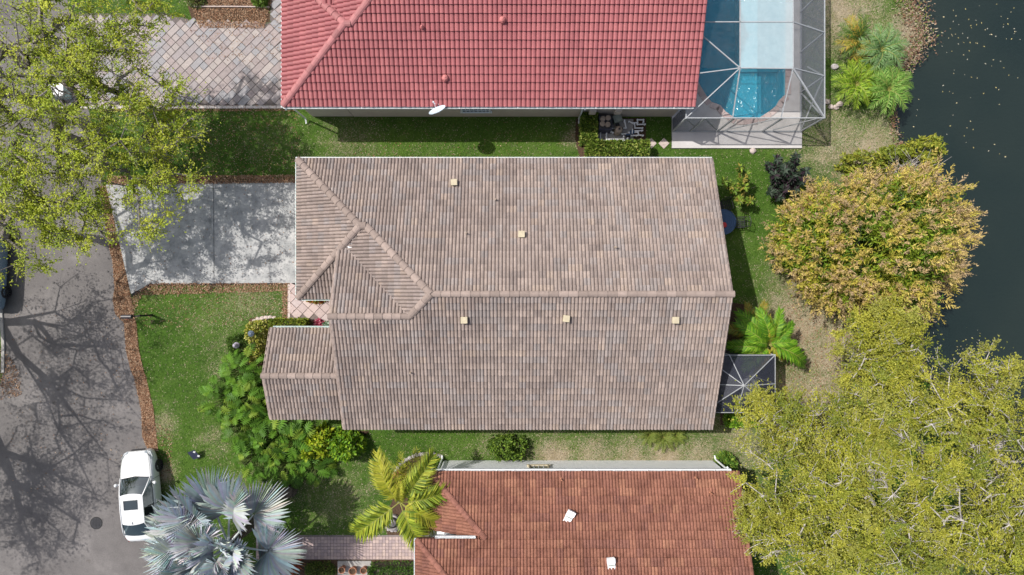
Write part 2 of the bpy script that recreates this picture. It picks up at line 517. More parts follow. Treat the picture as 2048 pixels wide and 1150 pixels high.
def paver_area(root, poly, side, gap, z, ang, cols, near, limit=300, seed=3, double=0.0):
    rg = random.Random(seed)
    xs = [p[0] for p in poly]; ys = [p[1] for p in poly]
    cx, cy = (min(xs) + max(xs)) / 2, (min(ys) + max(ys)) / 2
    R = max(max(xs) - min(xs), max(ys) - min(ys))
    n = int(R / side) + 2
    ca, sa = math.cos(ang), math.sin(ang)
    cells = []
    used = set()
    for i in range(-n, n):
        for j in range(-n, n):
            if (i, j) in used: continue
            wl, hl = 1, 1
            if double and rg.random() < double and (i + 1, j) not in used: wl = 2
            used.add((i, j))
            if wl == 2: used.add((i + 1, j))
            u = (i + wl / 2) * side; v = (j + hl / 2) * side
            x = cx + u * ca - v * sa; y = cy + u * sa + v * ca
            cells.append((x, y, wl))
    arr = np.array([(c[0], c[1]) for c in cells])
    ok = np.ones(len(arr), bool)
    hs = side * 0.5
    for dx, dy in ((hs, 0), (-hs, 0), (0, hs), (0, -hs)):
        ok &= inside(poly, arr[:, 0] + dx, arr[:, 1] + dy)
    part = inside(poly, arr[:, 0], arr[:, 1])
    cells = [(c, o) for c, o, q in zip(cells, ok, part) if q]
    cells.sort(key=lambda c: (not c[1], math.hypot(c[0][0] - near[0], c[0][1] - near[1])))
    meshes = {}
    for wl in (1, 2):
        for k, c in enumerate(cols):
            mb = MB(); w = side * wl - gap; h = side - gap; b_ = 0.012
            vs = [(-w / 2, -h / 2, -0.05), (w / 2, -h / 2, -0.05), (w / 2, h / 2, -0.05), (-w / 2, h / 2, -0.05),
                  (-w / 2, -h / 2, -b_), (w / 2, -h / 2, -b_), (w / 2, h / 2, -b_), (-w / 2, h / 2, -b_),
                  (-w / 2 + b_, -h / 2 + b_, 0), (w / 2 - b_, -h / 2 + b_, 0), (w / 2 - b_, h / 2 - b_, 0), (-w / 2 + b_, h / 2 - b_, 0)]
            fs = [(8, 9, 10, 11)] + [(a, (a + 1) % 4, 4 + (a + 1) % 4, 4 + a) for a in range(4)] + [(4 + a, 4 + (a + 1) % 4, 8 + (a + 1) % 4, 8 + a) for a in range(4)]
            mb.add(vs, fs, c); meshes[(wl, k)] = mb
    data = {kk: mb.mesh('paver', MAT['paver']) for kk, mb in meshes.items()}
    rest = MB()
    for idx, ((x, y, wl), full) in enumerate(cells):
        k = rg.randrange(len(cols))
        M = Matrix.Translation((x, y, z + rg.uniform(-0.004, 0.004))) @ Matrix.Rotation(ang + rg.uniform(-0.012, 0.012), 4, 'Z')
        if idx < limit and full:
            put_at('paver', data[(wl, k)], M, root)
        else:
            mb = meshes[(wl, k)]
            pts = [M @ Vector(v) for v in mb.v]
            if not full:  # cut pavers: squeeze towards the area
                pts = [p if inside(poly, np.array([p.x]), np.array([p.y]))[0] else Vector((x, y, p.z)).lerp(p, 0.55) for p in pts]
            rest.add(pts, mb.f, cols[k])
    if rest.v:
        o = rest.build('cut_paver', MAT['paver'], root); o['kind'] = 'stuff'


PDRIVE = PX([(128, 211), (566, 212), (566, -60), (545, -60), (541, 47), (384, 42), (330, 30), (120, 30)])
root = thing('paver_driveway', 'pinkish grey diagonal paver driveway before the red roofed house', 'driveway', W(450, 130)); root['kind'] = 'structure'; del root['category']
d = MB(); d.prism(PX([(124, 215), (590, 215), (590, -60), (543, -60), (540, 45), (384, 40), (330, 27), (120, 27)]), -0.1, 0.012); d.build('sand_bed', m_plain('joint_sand', (0.13, 0.112, 0.105), 0.95), root)
paver_area(root, PDRIVE, 0.36, 0.02, 0.05, math.radians(45), PAV_COLS, W(500, 130)[:2], 300, 3, double=0.22)
e = MB()
x0, y0 = W(120, 212)[:2]; x1 = W(592, 212)[0]
n = int((x1 - x0) / 0.42)
for i in range(n):
    e = MB(); e.box((x0 + (i + 0.5) * 0.42, y0 - 0.07, 0.0), (0.40, 0.15, 0.11), col=(0.52, 0.48, 0.46)); e.build('edge_paver', MAT['paver'], root)

WALK = PX([(576, 570), (600, 570), (680, 600), (680, 638), (577, 638)])
root = thing('entry_walk', 'pinkish diagonal square pavers of the entry walk beside the tan roofed garage', 'path', W(615, 610)); root['kind'] = 'structure'; del root['category']
d = MB(); d.prism(PX([(575, 568), (690, 568), (690, 640), (575, 640)]), -0.1, 0.012); d.build('sand_bed', m_plain('joint_sand_pale', (0.16, 0.13, 0.12), 0.95), root)
paver_area(root, WALK, 0.44, 0.018, 0.045, math.radians(47), [(0.46, 0.37, 0.35), (0.42, 0.34, 0.325), (0.50, 0.41, 0.38), (0.44, 0.37, 0.36)], W(620, 610)[:2], 300, 5)
for i in range(6):
    e = MB(); p = W(578.5, 574 + i * 11.5); e.box((p.x, p.y, 0.0), (0.13, 0.29, 0.10), col=(0.52, 0.44, 0.41)); e.build('edge_paver', MAT['paver'], root)

root = thing('brick_walk', 'dull mauve brick walk leading to the terracotta roofed house', 'path', W(720, 1095)); root['kind'] = 'structure'; del root['category']
d = MB(); d.prism(PX([(512, 1070), (900, 1070), (900, 1119), (512, 1119)]), -0.1, 0.012); d.build('sand_bed', m_plain('joint_sand_grey', (0.20, 0.17, 0.165), 0.95), root)
bk = MB(); p0 = W(513, 1118); p1 = W(898, 1071)
bw, bh = 0.175, 0.175
for i in range(int((p1.x - p0.x) / bw)):
    for j in range(int((p1.y - p0.y) / bh)):
        c = random.choice([(0.36, 0.28, 0.27), (0.40, 0.31, 0.295), (0.33, 0.26, 0.26), (0.44, 0.34, 0.31)])
        bk.box((p0.x + (i + 0.5) * bw, p0.y + (j + 0.5) * bh, 0.02 + random.uniform(-.003, .003)), (bw - 0.018, bh - 0.018, 0.05), col=c)
o = bk.build('brick', MAT['paver'], root); o['kind'] = 'stuff'

# planting bed soil sheets
BEDS = {'mulch_bed': [[(378, -60), (542, -60), (540, 8), (540, 46), (384, 40), (374, 8)]],
        'planting_bed': [[(500, 636), (575, 640), (662, 640), (662, 657), (545, 657), (530, 760), (540, 840), (690, 860), (740, 862), (700, 900), (640, 930), (560, 920), (500, 870), (470, 800), (480, 720), (490, 660)],
                         [(790, 962), (795, 938), (812, 920), (845, 908), (885, 912), (885, 1070), (775, 1072), (768, 1040), (785, 1000)],
                         [(575, 1119), (835, 1119), (835, 1160), (575, 1160)],
                         [(1151, 236), (1292, 236), (1292, 318), (1160, 318), (1150, 280)],
                         [(1430, 600), (1500, 610), (1500, 715), (1430, 715)], [(1440, 824), (1550, 824), (1545, 850), (1440, 850)]]}
for nm, polys in BEDS.items():
    b = MB()
    for p in polys: b.sheet(PX(p), 0.010)
    o = b.build(nm, MAT['soil']); tag(o, kind='structure', label='dark brown soil under the planting')

# ------------------------------------------------------------------ grass, litter, floating leaves
LIT = PX([(222, 372), (240, 472), (249, 524), (259, 576), (264, 600), (268, 628), (273, 646), (278, 698), (289, 746), (292, 752), (308, 820), (313, 872), (317, 902),
          (297, 902), (285, 872), (283, 820), (268, 752), (264, 746), (252, 698), (249, 646), (231, 628), (226, 600), (230, 576), (226, 524), (214, 472), (200, 372)])
BLOCK = [PX(ROAD), PDRIVE, LIT, PX([(209, 362), (264, 594), (305, 571), (600, 569), (600, 361)]), PX([(575, 568), (690, 568), (690, 640), (575, 640)]),
         PX([(512, 1070), (900, 1070), (900, 1119), (512, 1119)]), PX([(1343, -300), (1602, -300), (1602, 297), (1343, 297)]),
         [(-10.4, -6.2), (9.3, -6.2), (9.3, 6.0), (-10.0, 6.0)], [(-10.8, 9.4), (9, 9.4), (9, 30), (-10.8, 30)], [(-3.7, -9.2), (10.8, -9.2), (10.8, -30), (-3.7, -30)],
         PX([(1190, 238), (1268, 238), (1268, 293), (1190, 293)])] + [PX(p) for ps in BEDS.values() for p in ps]
DRY = [(1600, 650, 75, .95), (1650, 590, 60, .9), (1590, 560, 50, .6), (1660, 700, 90, .85), (1640, 780, 80, .8), (1560, 800, 70, .8), (1700, 30, 70, .75), (1750, 310, 70, .85), (1690, 290, 60, .6),
       (1640, 300, 60, .5), (420, 870, 30, .3), (330, 850, 22, .7), (470, 690, 24, .35), (430, 735, 26, .25), (1480, 890, 60, .6), (1110, 912, 36, .95), (1190, 915, 36, 1.0), (1260, 915, 38, 1.0), (1330, 915, 38, 1.0), (1400, 912, 38, .8),
       (700, 285, 40, .3), (1150, 275, 20, .7), (1810, 60, 40, .9), (1830, 100, 30, .9), (620, 955, 45, .3), (330, 950, 18, .8), (500, 610, 60, .25), (1000, 880, 40, .2), (680, 990, 60, .2), (1680, 250, 60, .4)]


def lawn_points(n, rg):
    a = W(-40, 1190); c = W(1850, -60)
    x = rg.uniform(a.x, c.x + 2.2, n); y = rg.uniform(a.y, c.y, n)
    ok = np.ones(n, bool)
    for p in BLOCK: ok &= ~inside(p, x, y)
    land = inside([(-110, fine_shore[0][1])] + fine_shore + [(-110, fine_shore[-1][1])], x, y)
    return x[ok & land], y[ok & land]


def dryness(x, y):
    dry = np.zeros(len(x))
    for px, py, r_, s_ in DRY:
        c = W(px, py); q = ((x - c.x) ** 2 + (y - c.y) ** 2) / (r_ * S) ** 2
        dry = np.maximum(dry, s_ * np.exp(-q * 0.8))
    return np.clip(dry * (0.6 + 0.9 * fbm(x * 0.9, y * 0.9, 4)) + 0.28 * (fbm(x * 0.35, y * 0.35, 9) - 0.5) + 0.38 * (fbm(x * 2.5, y * 2.5, 19) - 0.5), 0, 1)


G1 = np.array([0.050, 0.118, 0.014]); G2 = np.array([0.130, 0.222, 0.036]); D1 = np.array([0.33, 0.27, 0.16]); D2 = np.array([0.47, 0.40, 0.30])


def turf(x, y, rg, j):
    n = len(x); d = dryness(x, y)
    m_ = (fbm(x * 0.6, y * 0.6, 31)[:, None] * 0.7 + 0.5 * (fbm(x * 3.1, y * 3.1, 41)[:, None] - .4) + rg.uniform(-j, j, n)[:, None]).clip(0, 1)
    dm = rg.uniform(0, 1, n)[:, None]
    k = (rg.uniform(0, 1, n) < d * .95 + .05).astype(float)[:, None] if j > .3 else d[:, None]
    return (D1 * (1 - dm) + D2 * dm) * k + (G1 * (1 - m_) + G2 * m_) * (1 - k)


# the turf sheet follows the same patches as the blades
gx, gy = np.arange(-30, 24.01, .25), np.arange(-17.5, 18.01, .25)
XX, YY = np.meshgrid(gx, gy); xv, yv = XX.ravel(), YY.ravel()
nx_, ny_ = len(gx), len(gy)
I = (np.arange(ny_ - 1)[:, None] * nx_ + np.arange(nx_ - 1)[None, :]).ravel()
okv = inside(LAND, xv, yv) & ~inside(HOLE, xv, yv)
q_ = np.stack([I, I + 1, I + nx_ + 1, I + nx_], 1); q_ = q_[okv[q_].all(1)]
C_ = turf(xv, yv, RNG, .12) * .72
lawn = put('lawn', np_mesh('lawn', np.stack([xv, yv, np.full(len(xv), .004)], 1), q_, C_, MAT['lawn_tint']))
tag(lawn, kind='structure', label='green lawn with dry tan patches around the three houses')
x, y = lawn_points(900000, RNG)
n = len(x)
az = RNG.uniform(0, 2 * np.pi, n); ln = RNG.uniform(0.04, 0.11, n); wd = RNG.uniform(0.011, 0.021, n); hz = RNG.uniform(0.02, 0.06, n)
V = np.zeros((n, 3, 3), np.float32)
V[:, 0, 0] = x - np.sin(az) * wd; V[:, 0, 1] = y + np.cos(az) * wd; V[:, 0, 2] = 0.003
V[:, 1, 0] = x + np.sin(az) * wd; V[:, 1, 1] = y - np.cos(az) * wd; V[:, 1, 2] = 0.003
V[:, 2, 0] = x + np.cos(az) * ln; V[:, 2, 1] = y + np.sin(az) * ln; V[:, 2, 2] = hz
C = turf(x, y, RNG, .45) * RNG.uniform(0.75, 1.25, n)[:, None]
C = np.repeat(C, 3, axis=0)
me = np_mesh('grass', V.reshape(-1, 3), np.arange(3 * n).reshape(-1, 3), C, MAT['grass'])
tag(put('grass', me), kind='stuff', label='short mown grass with dry tan patches')


def quads(x, y, z, size, cols, rg, up=0.5):
    """small flat leaf rhombi lying about"""
    n = len(x); a = rg.uniform(0, 2 * np.pi, n); s = size * rg.uniform(0.6, 1.3, n)
    t1 = rg.normal(0, up, n); t2 = rg.normal(0, up, n)
    ax = np.stack([np.cos(a), np.sin(a), t1], 1); bx = np.stack([-np.sin(a), np.cos(a), t2], 1)
    P = np.stack([x, y, z + 0.012 + 0.02 * rg.uniform(0, 1, n)], 1)
    L = ax * (s * 0.5)[:, None]; B = bx * (s * 0.24)[:, None]
    V = np.stack([P - L, P - B, P + L, P + B], 1)
    V[..., 2] = np.maximum(V[..., 2], (z + 0.003)[:, None] if hasattr(z, '__len__') else z + 0.003)
    ci = rg.integers(0, len(cols), n)
    C = np.repeat(np.array(cols)[ci] * rg.uniform(0.75, 1.2, n)[:, None], 4, axis=0)
    return V.reshape(-1, 3), np.arange(4 * n).reshape(-1, 4), C


BROWN = [(0.30, 0.165, 0.095), (0.22, 0.11, 0.06), (0.38, 0.24, 0.15), (0.16, 0.08, 0.045), (0.42, 0.30, 0.20)]
b = MB(); b.sheet(LIT, 0.014)
tag(b.build('litter_soil', m_noise('leafy_soil', [(0.3, (0.12, 0.06, 0.035)), (0.7, (0.26, 0.15, 0.09))], 20, 0.95, bmp=0.5)), kind='structure', label='brown leaf covered strip between street and lawn')


def scatter(poly, n, rg):
    xs = [p[0] for p in poly]; ys = [p[1] for p in poly]
    x = rg.uniform(min(xs), max(xs), n); y = rg.uniform(min(ys), max(ys), n)
    k = inside(poly, x, y)
    return x[k], y[k]


parts = []
x, y = scatter(LIT, 60000, RNG); parts.append((x, y, np.full(len(x), 0.014), 0.07))
for poly, n in ((PX([(215, 352), (592, 350), (592, 366), (215, 370)]), 5000), (PX([(300, 566), (580, 566), (580, 582), (285, 590), (262, 640), (258, 600)]), 5200), (PX([(200, 210), (590, 212), (590, 222), (200, 224)]), 1800),
                (PX([(378, 0), (545, 0), (530, 58), (400, 56)]), 3600), (PX([(270, 560), (600, 566), (600, 640), (270, 660)]), 700), (PX([(300, 215), (600, 215), (600, 366), (300, 366)]), 1500),
                (PX([(565, 575), (578, 575), (578, 640), (565, 640)]), 500), (PX([(10, 700), (40, 740), (44, 790), (0, 800), (0, 700)]), 700), (PX([(300, 840), (345, 860), (345, 960), (320, 960)]), 300),
                (PX([(20, 600), (260, 640), (290, 900), (20, 1000)]), 260), (PX([(360, 30), (560, 30), (560, 130), (420, 120)]), 330), (PX([(430, 365), (592, 365), (592, 566), (230, 566), (215, 370)]), 260),
                (PX([(1570, 540), (1720, 600), (1720, 760), (1560, 830), (1560, 640)]), 2200), (PX([(650, 225), (1150, 240), (1150, 316), (650, 316)]), 260)):
    x, y = scatter(poly, n * 2, RNG); x, y = x[:n], y[:n]
    onpave = inside(PX([(209, 362), (264, 594), (305, 571), (600, 569), (600, 361)]), x, y) | inside(PDRIVE, x, y)
    parts.append((x, y, np.where(onpave, 0.055, 0.02), 0.065))
x = np.concatenate([p[0] for p in parts]); y = np.concatenate([p[1] for p in parts]); z = np.concatenate([p[2] for p in parts])
V, F, C = quads(x, y, z, 0.075, BROWN, RNG)
tag(put('leaf_litter', np_mesh('leaf_litter', V, F, C, MAT['litter'])), kind='stuff', label='fallen brown leaves along the street edge and driveways')

# dead reed and leaf debris on the bank
pts = []
for i in range(len(fine_shore) - 1):
    p = fine_shore[i]
    if -8 < p[1] < 17:
        d = 1.0 if p[1] > 11 else (0.35 if p[1] > 5 else 0.25)
        m_ = 150 if p[1] > 11 else 34
        pts.append(np.stack([p[0] + RNG.normal(-0.15 * d, 0.42 * d, m_), p[1] + RNG.normal(0, 0.25, m_)], 1))
pts = np.concatenate(pts)
V, F, C = quads(pts[:, 0], pts[:, 1], np.full(len(pts), 0.02), 0.12, [(0.22, 0.125, 0.08), (0.28, 0.20, 0.14), (0.14, 0.075, 0.05), (0.32, 0.27, 0.19), (.12, .15, .03)], RNG, 0.7)
V[:, 2] += 0.03
tag(put('bank_debris', np_mesh('bank_debris', V, F, C, MAT['litter'])), kind='stuff', label='rusty dead leaves and reeds on the lake bank')
fx = np.concatenate([RNG.normal(1925, 55, 70), RNG.uniform(1800, 2040, 60), RNG.uniform(1850, 1960, 20)]); fy = np.concatenate([RNG.normal(70, 50, 70), RNG.uniform(0, 340, 60), RNG.uniform(660, 740, 20)])
k = (fx > 1855) | ((fx > 1800) & (fy > 190))
pw = np.array([W(a, c, -0.28)[:2] for a, c in zip(fx[k], fy[k])])
V, F, C = quads(pw[:, 0], pw[:, 1], np.full(len(pw), -0.29), 0.085, [(0.5, 0.4, 0.16), (0.45, 0.42, 0.34), (0.6, 0.5, 0.3)], RNG, 0.05)
tag(put('floating_leaf', np_mesh('floating_leaf', V, F, C, MAT['litter'])), kind='stuff', label='small yellow leaves floating on the lake')

# ================================================================== HOUSES
PITCH = 0.39
ZE = 2.95


def roll_profile(w, rolls, h):
    u = []; hh = []
    for r in range(rolls):
        for f, k in ((0.0, 0.0), (0.11, 0.62), (0.33, 1.0), (0.67, 1.0), (0.89, 0.62)):
            u.append((r + f) * w / rolls); hh.append(k * h)
    u.append(w); hh.append(0.0)
    return np.array(u), np.array(hh)


class Roof:
    def __init__(s, root, tile_mat, cap_mat, palette, w=0.33, rolls=2, exp=0.335, h=0.05, lift=0.035, weights=None, seed=1, capcol=None, var=.05):
        s.root = root; s.tm = tile_mat; s.cm = cap_mat; s.pal = palette; s.w = w; s.exp = exp; s.lift = lift
        s.u, s.h = roll_profile(w, rolls, h); s.rg = random.Random(seed); s.weights = weights
        s.var = var; s.rolls = rolls; s.deck = MB(); s.tiles = []; s.caps = []; s.capcol = capcol or palette[0]

    def slope(s, poly, O, d, tiled=True, clipmin=None):
        """poly XY outline; O a point (x,y,z) on the lowest line; d upslope XY direction"""
        d = Vector((d[0], d[1])).normalized(); p = PITCH
        O = Vector(O)
        U = Vector((d.y, -d.x, 0)); Vv = Vector((d.x, d.y, p)).normalized(); N = U.cross(Vv)
        sl = math.sqrt(1 + p * p)
        uv = []
        for x, y in poly:
            r = Vector((x - O.x, y - O.y)); uv.append((r.x * U.x + r.y * U.y, (r.x * d.x + r.y * d.y) * sl))
        a = sum(uv[i][0] * uv[(i + 1) % len(uv)][1] - uv[(i + 1) % len(uv)][0] * uv[i][1] for i in range(len(uv)))
        if a < 0: uv = uv[::-1]
        top = [O + U * a_ + Vv * b_ for a_, b_ in uv]
        n = len(top)
        vs = top + [q - Vector((0, 0, 0.16)) for q in top]
        s.deck.add(vs, [tuple(range(n)), tuple(range(2 * n - 1, n - 1, -1))] + [((i + 1) % n, i, n + i, n + (i + 1) % n) for i in range(n)], (0.4, 0.36, 0.33))
        if not tiled: return
        uva = np.array(uv)
        u0, u1 = uva[:, 0].min(), uva[:, 0].max(); v0, v1 = uva[:, 1].min(), uva[:, 1].max()

        def spans(u):
            r = []
            for i in range(n):
                (ua, va), (ub, vb) = uv[i], uv[(i + 1) % n]
                if (ua <= u < ub) or (ub <= u < ua):
                    r.append(va + (vb - va) * (u - ua) / (ub - ua))
            r.sort()
            return [(r[i], r[i + 1]) for i in range(0, len(r) - 1, 2)]
        nc = int(math.ceil((u1 - u0) / s.w)); nr = int(math.ceil((v1 - v0) / s.exp))
        for c in range(nc):
            cu = u0 + c * s.w
            us = cu + s.u
            sp = [spans(min(max(q, u0 + 1e-4), u1 - 1e-4)) for q in us]
            for r in range(nr):
                a_, b_ = v0 + r * s.exp, v0 + (r + 1) * s.exp
                lo = []; hi = []; full = cu + s.w <= u1 + 0.02
                for k in range(len(us)):
                    best = None
                    for p_, q_ in sp[k]:
                        l, h_ = max(a_, p_), min(b_, q_)
                        if h_ > l and (best is None or h_ - l > best[1] - best[0]): best = (l, h_)
                    if best is None:
                        full = False; best = None
                    elif best[1] - best[0] < s.exp * 0.98: full = False
                    lo.append(best)
                if all(q is None for q in lo): continue
                s.tiles.append((O, U, Vv, N, us, a_, b_, lo, full, u1))

    def cap(s, a, b, r=0.15, L=0.42, name='ridge_tile'):
        s.caps.append((Vector(a), Vector(b), r, L, name))

    def finish(s, deck_mat, limit=300):
        roof = s.deck.build('roof', deck_mat, s.root)
        s.roof = roof
        prof = []
        cands = []
        for i, t in enumerate(s.tiles):
            if t[8]:
                O, U, Vv, N, us, a_, b_ = t[:7]
                c = O + U * (us[0] + s.w / 2) + Vv * ((a_ + b_) / 2)
                k = S * (H - c.z) / H
                px, py = c.x / k + NX, NY - c.y / k
                vis = 10 < px < 2038 and 10 < py < 1140
                cands.append((0 if vis else 1, (c - Vector((0, 0, H))).length, i))
        cands.sort()
        single = {i for _, _, i in cands[:limit]}
        # shared meshes
        nseg = len(s.u) - 1
        meshes = []
        for col in s.pal:
            mb = MB(); vs = []; fs = []
            m = nseg + 1
            for k in range(m): vs.append((s.u[k], 0, s.h[k] + s.lift))
            for k in range(m): vs.append((s.u[k], s.exp, s.h[k] + 0.004))
            for k in range(m): vs.append((s.u[k], 0.004, 0.0))
            for k in range(nseg):
                fs.append((k, k + 1, m + k + 1, m + k)); fs.append((2 * m + k, 2 * m + k + 1, k + 1, k))
            for vr in range(3):
                rk = [s.rg.uniform(1 - s.var, 1 + s.var) for _ in range(s.rolls)]; mb = MB(); mb.add(vs, fs, col)
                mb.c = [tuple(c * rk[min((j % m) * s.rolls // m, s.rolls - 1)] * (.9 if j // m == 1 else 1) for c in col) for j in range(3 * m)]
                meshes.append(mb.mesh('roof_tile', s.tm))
        VV = []; CC = []; FF = []; base = 0; prev = None
        s.tiles = sorted(enumerate(s.tiles), key=lambda t: (round(t[1][1].x, 2), round(t[1][1].y, 2), round(t[1][5], 2), t[1][4][0]))
        for i, (O, U, Vv, N, us, a_, b_, lo, full, u1) in s.tiles:
            ci = prev if (prev is not None and s.rg.random() < .30) else s.rg.choices(range(len(s.pal)), s.weights)[0]
            prev = ci
            jit = s.rg.uniform(-0.006, 0.006)
            if i in single:
                o0 = O + U * us[0] + Vv * (a_ + jit)
                M = Matrix(((U.x, Vv.x, N.x, o0.x), (U.y, Vv.y, N.y, o0.y), (U.z, Vv.z, N.z, o0.z), (0, 0, 0, 1)))
                put_at('roof_tile', meshes[ci * 3 + s.rg.randrange(3)], M, roof)
                continue
            m = nseg + 1
            fill = [q for q in lo if q is not None]
            if len(fill) < 2: continue
            mid = sum((q[0] + q[1]) / 2 for q in fill) / len(fill)
            On = np.array(O); Un = np.array(U); Vn = np.array(Vv); Nn = np.array(N)
            L0 = np.array([(q[0] if q else mid) for q in lo]) + jit; L1 = np.array([(q[1] if q else mid) for q in lo]) + jit
            uc = np.minimum(us, u1)
            ft = (L0 - jit - a_) / s.exp
            P0 = On + uc[:, None] * Un + L0[:, None] * Vn + (s.h + s.lift * (1 - ft))[:, None] * Nn
            P1 = On + uc[:, None] * Un + L1[:, None] * Vn + (s.h + 0.004)[:, None] * Nn
            P2 = On + uc[:, None] * Un + (L0 + 0.004)[:, None] * Vn
            VV.append(np.concatenate([P0, P1, P2]))
            rk = np.array([s.rg.uniform(1 - s.var, 1 + s.var) for _ in range(s.rolls)])[np.minimum((np.arange(m) * s.rolls) // m, s.rolls - 1)]
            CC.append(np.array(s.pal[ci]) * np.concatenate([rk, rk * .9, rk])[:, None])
            ks = [k for k in range(nseg) if lo[k] is not None or lo[k + 1] is not None]
            f = np.array([[k, k + 1, m + k + 1, m + k] for k in ks] + [[2 * m + k, 2 * m + k + 1, k + 1, k] for k in ks]) + base
            FF.append(f); base += 3 * m
        if VV:
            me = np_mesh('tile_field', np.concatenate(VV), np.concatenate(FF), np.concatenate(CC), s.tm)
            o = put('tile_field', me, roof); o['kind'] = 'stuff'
        # caps
        cache = {}
        for a, b, r, L, name in s.caps:
            d = b - a; n = max(1, round(d.length / L)); l = d.length / n
            X = d.normalized(); Y = Vector((0, 0, 1)).cross(X).normalized(); Z = X.cross(Y)
            for i in range(n):
                ci = s.rg.randrange(5)
                key = (round(r, 3), round(l, 3), ci)
                if key not in cache:
                    k_ = 0.86 + 0.07 * ci
                    mb = MB(); vs = []; fs = []
                    q = 7
                    for xx, rr in ((-0.02, r * 0.88), (l + 0.015, r)):
                        for j in range(q):
                            an = math.pi * j / (q - 1)
                            vs.append((xx, rr * math.cos(an), rr * 0.72 * math.sin(an)))
                    for j in range(q - 1): fs.append((j, j + 1, q + j + 1, q + j))
                    fs.append(tuple(range(q - 1, -1, -1))); fs.append(tuple(q + j for j in range(q)))
                    fs = [f[::-1] for f in fs]
                    mb.add(vs, fs, tuple(c * k_ for c in s.capcol))
                    cache[key] = mb.mesh(name, s.cm)
                o0 = a + d * (i / n) + Vector((0, 0, 0.035))
                tilt = 0.022
                M = Matrix(((X.x, Y.x, Z.x, o0.x), (X.y, Y.y, Z.y, o0.y), (X.z, Y.z, Z.z, o0.z), (0, 0, 0, 1))) @ Matrix.Rotation(-tilt, 4, 'Y')
                put_at(name, cache[key], M, roof)
        return roof


def gutter(root, a, b, out, mat, hang=1.0):
    """open channel along an eave from a to b (world points), out = outward XY unit"""
    a = Vector(a); b = Vector(b); o = Vector((out[0], out[1], 0)); z = Vector((0, 0, 1))
    g = MB()
    g.bar(a + o * 0.01 - z * 0.06, b + o * 0.01 - z * 0.06, 0.012, 0.12)
    g.bar(a + o * 0.085 - z * 0.05, b + o * 0.085 - z * 0.05, 0.025, 0.13)
    g.bar(a + o * 0.045 - z * 0.115, b + o * 0.045 - z * 0.115, 0.08, 0.012)
    for q in (a, b): g.bar(q - z * 0.05 + o * 0.005, q - z * 0.05 + o * 0.095, 0.012, 0.12)
    gt = g.build('gutter', mat, root)
    n = int((b - a).length / hang)
    for i in range(1, n + 1):
        q = a + (b - a) * (i / (n + 1))
        h = MB(); h.bar(q - o * 0.03 + z * 0.025, q + o * 0.105 + z * 0.018, 0.028, 0.008)
        put('gutter_hanger', h.mesh('gutter_hanger', mat), gt)


def vent_box(roof, px, py, z, mat, size=0.32, h=0.22, rz=0.0, lean=0.0):
    p = W(px, py, z)
    v = MB(); v.box((p.x, p.y, z + h * 0.35), (size, size, h), rz)
    v.box((p.x, p.y, z + h * 0.9), (size * 1.12, size * 1.12, 0.05), rz)
    return v.build('roof_vent', mat, roof, bevel=0.015)


def pipe_vent(roof, px, py, z, mat, r=0.05):
    p = W(px, py, z)
    v = MB(); v.tube([(p.x, p.y, z - 0.15), (p.x, p.y, z + 0.28)], r, 8)
    v.lathe([(r * 2.3, 0.0), (r * 1.5, 0.09), (r, 0.1)], (p.x, p.y, z - 0.02), 8)
    v.build('vent_pipe', mat, roof)


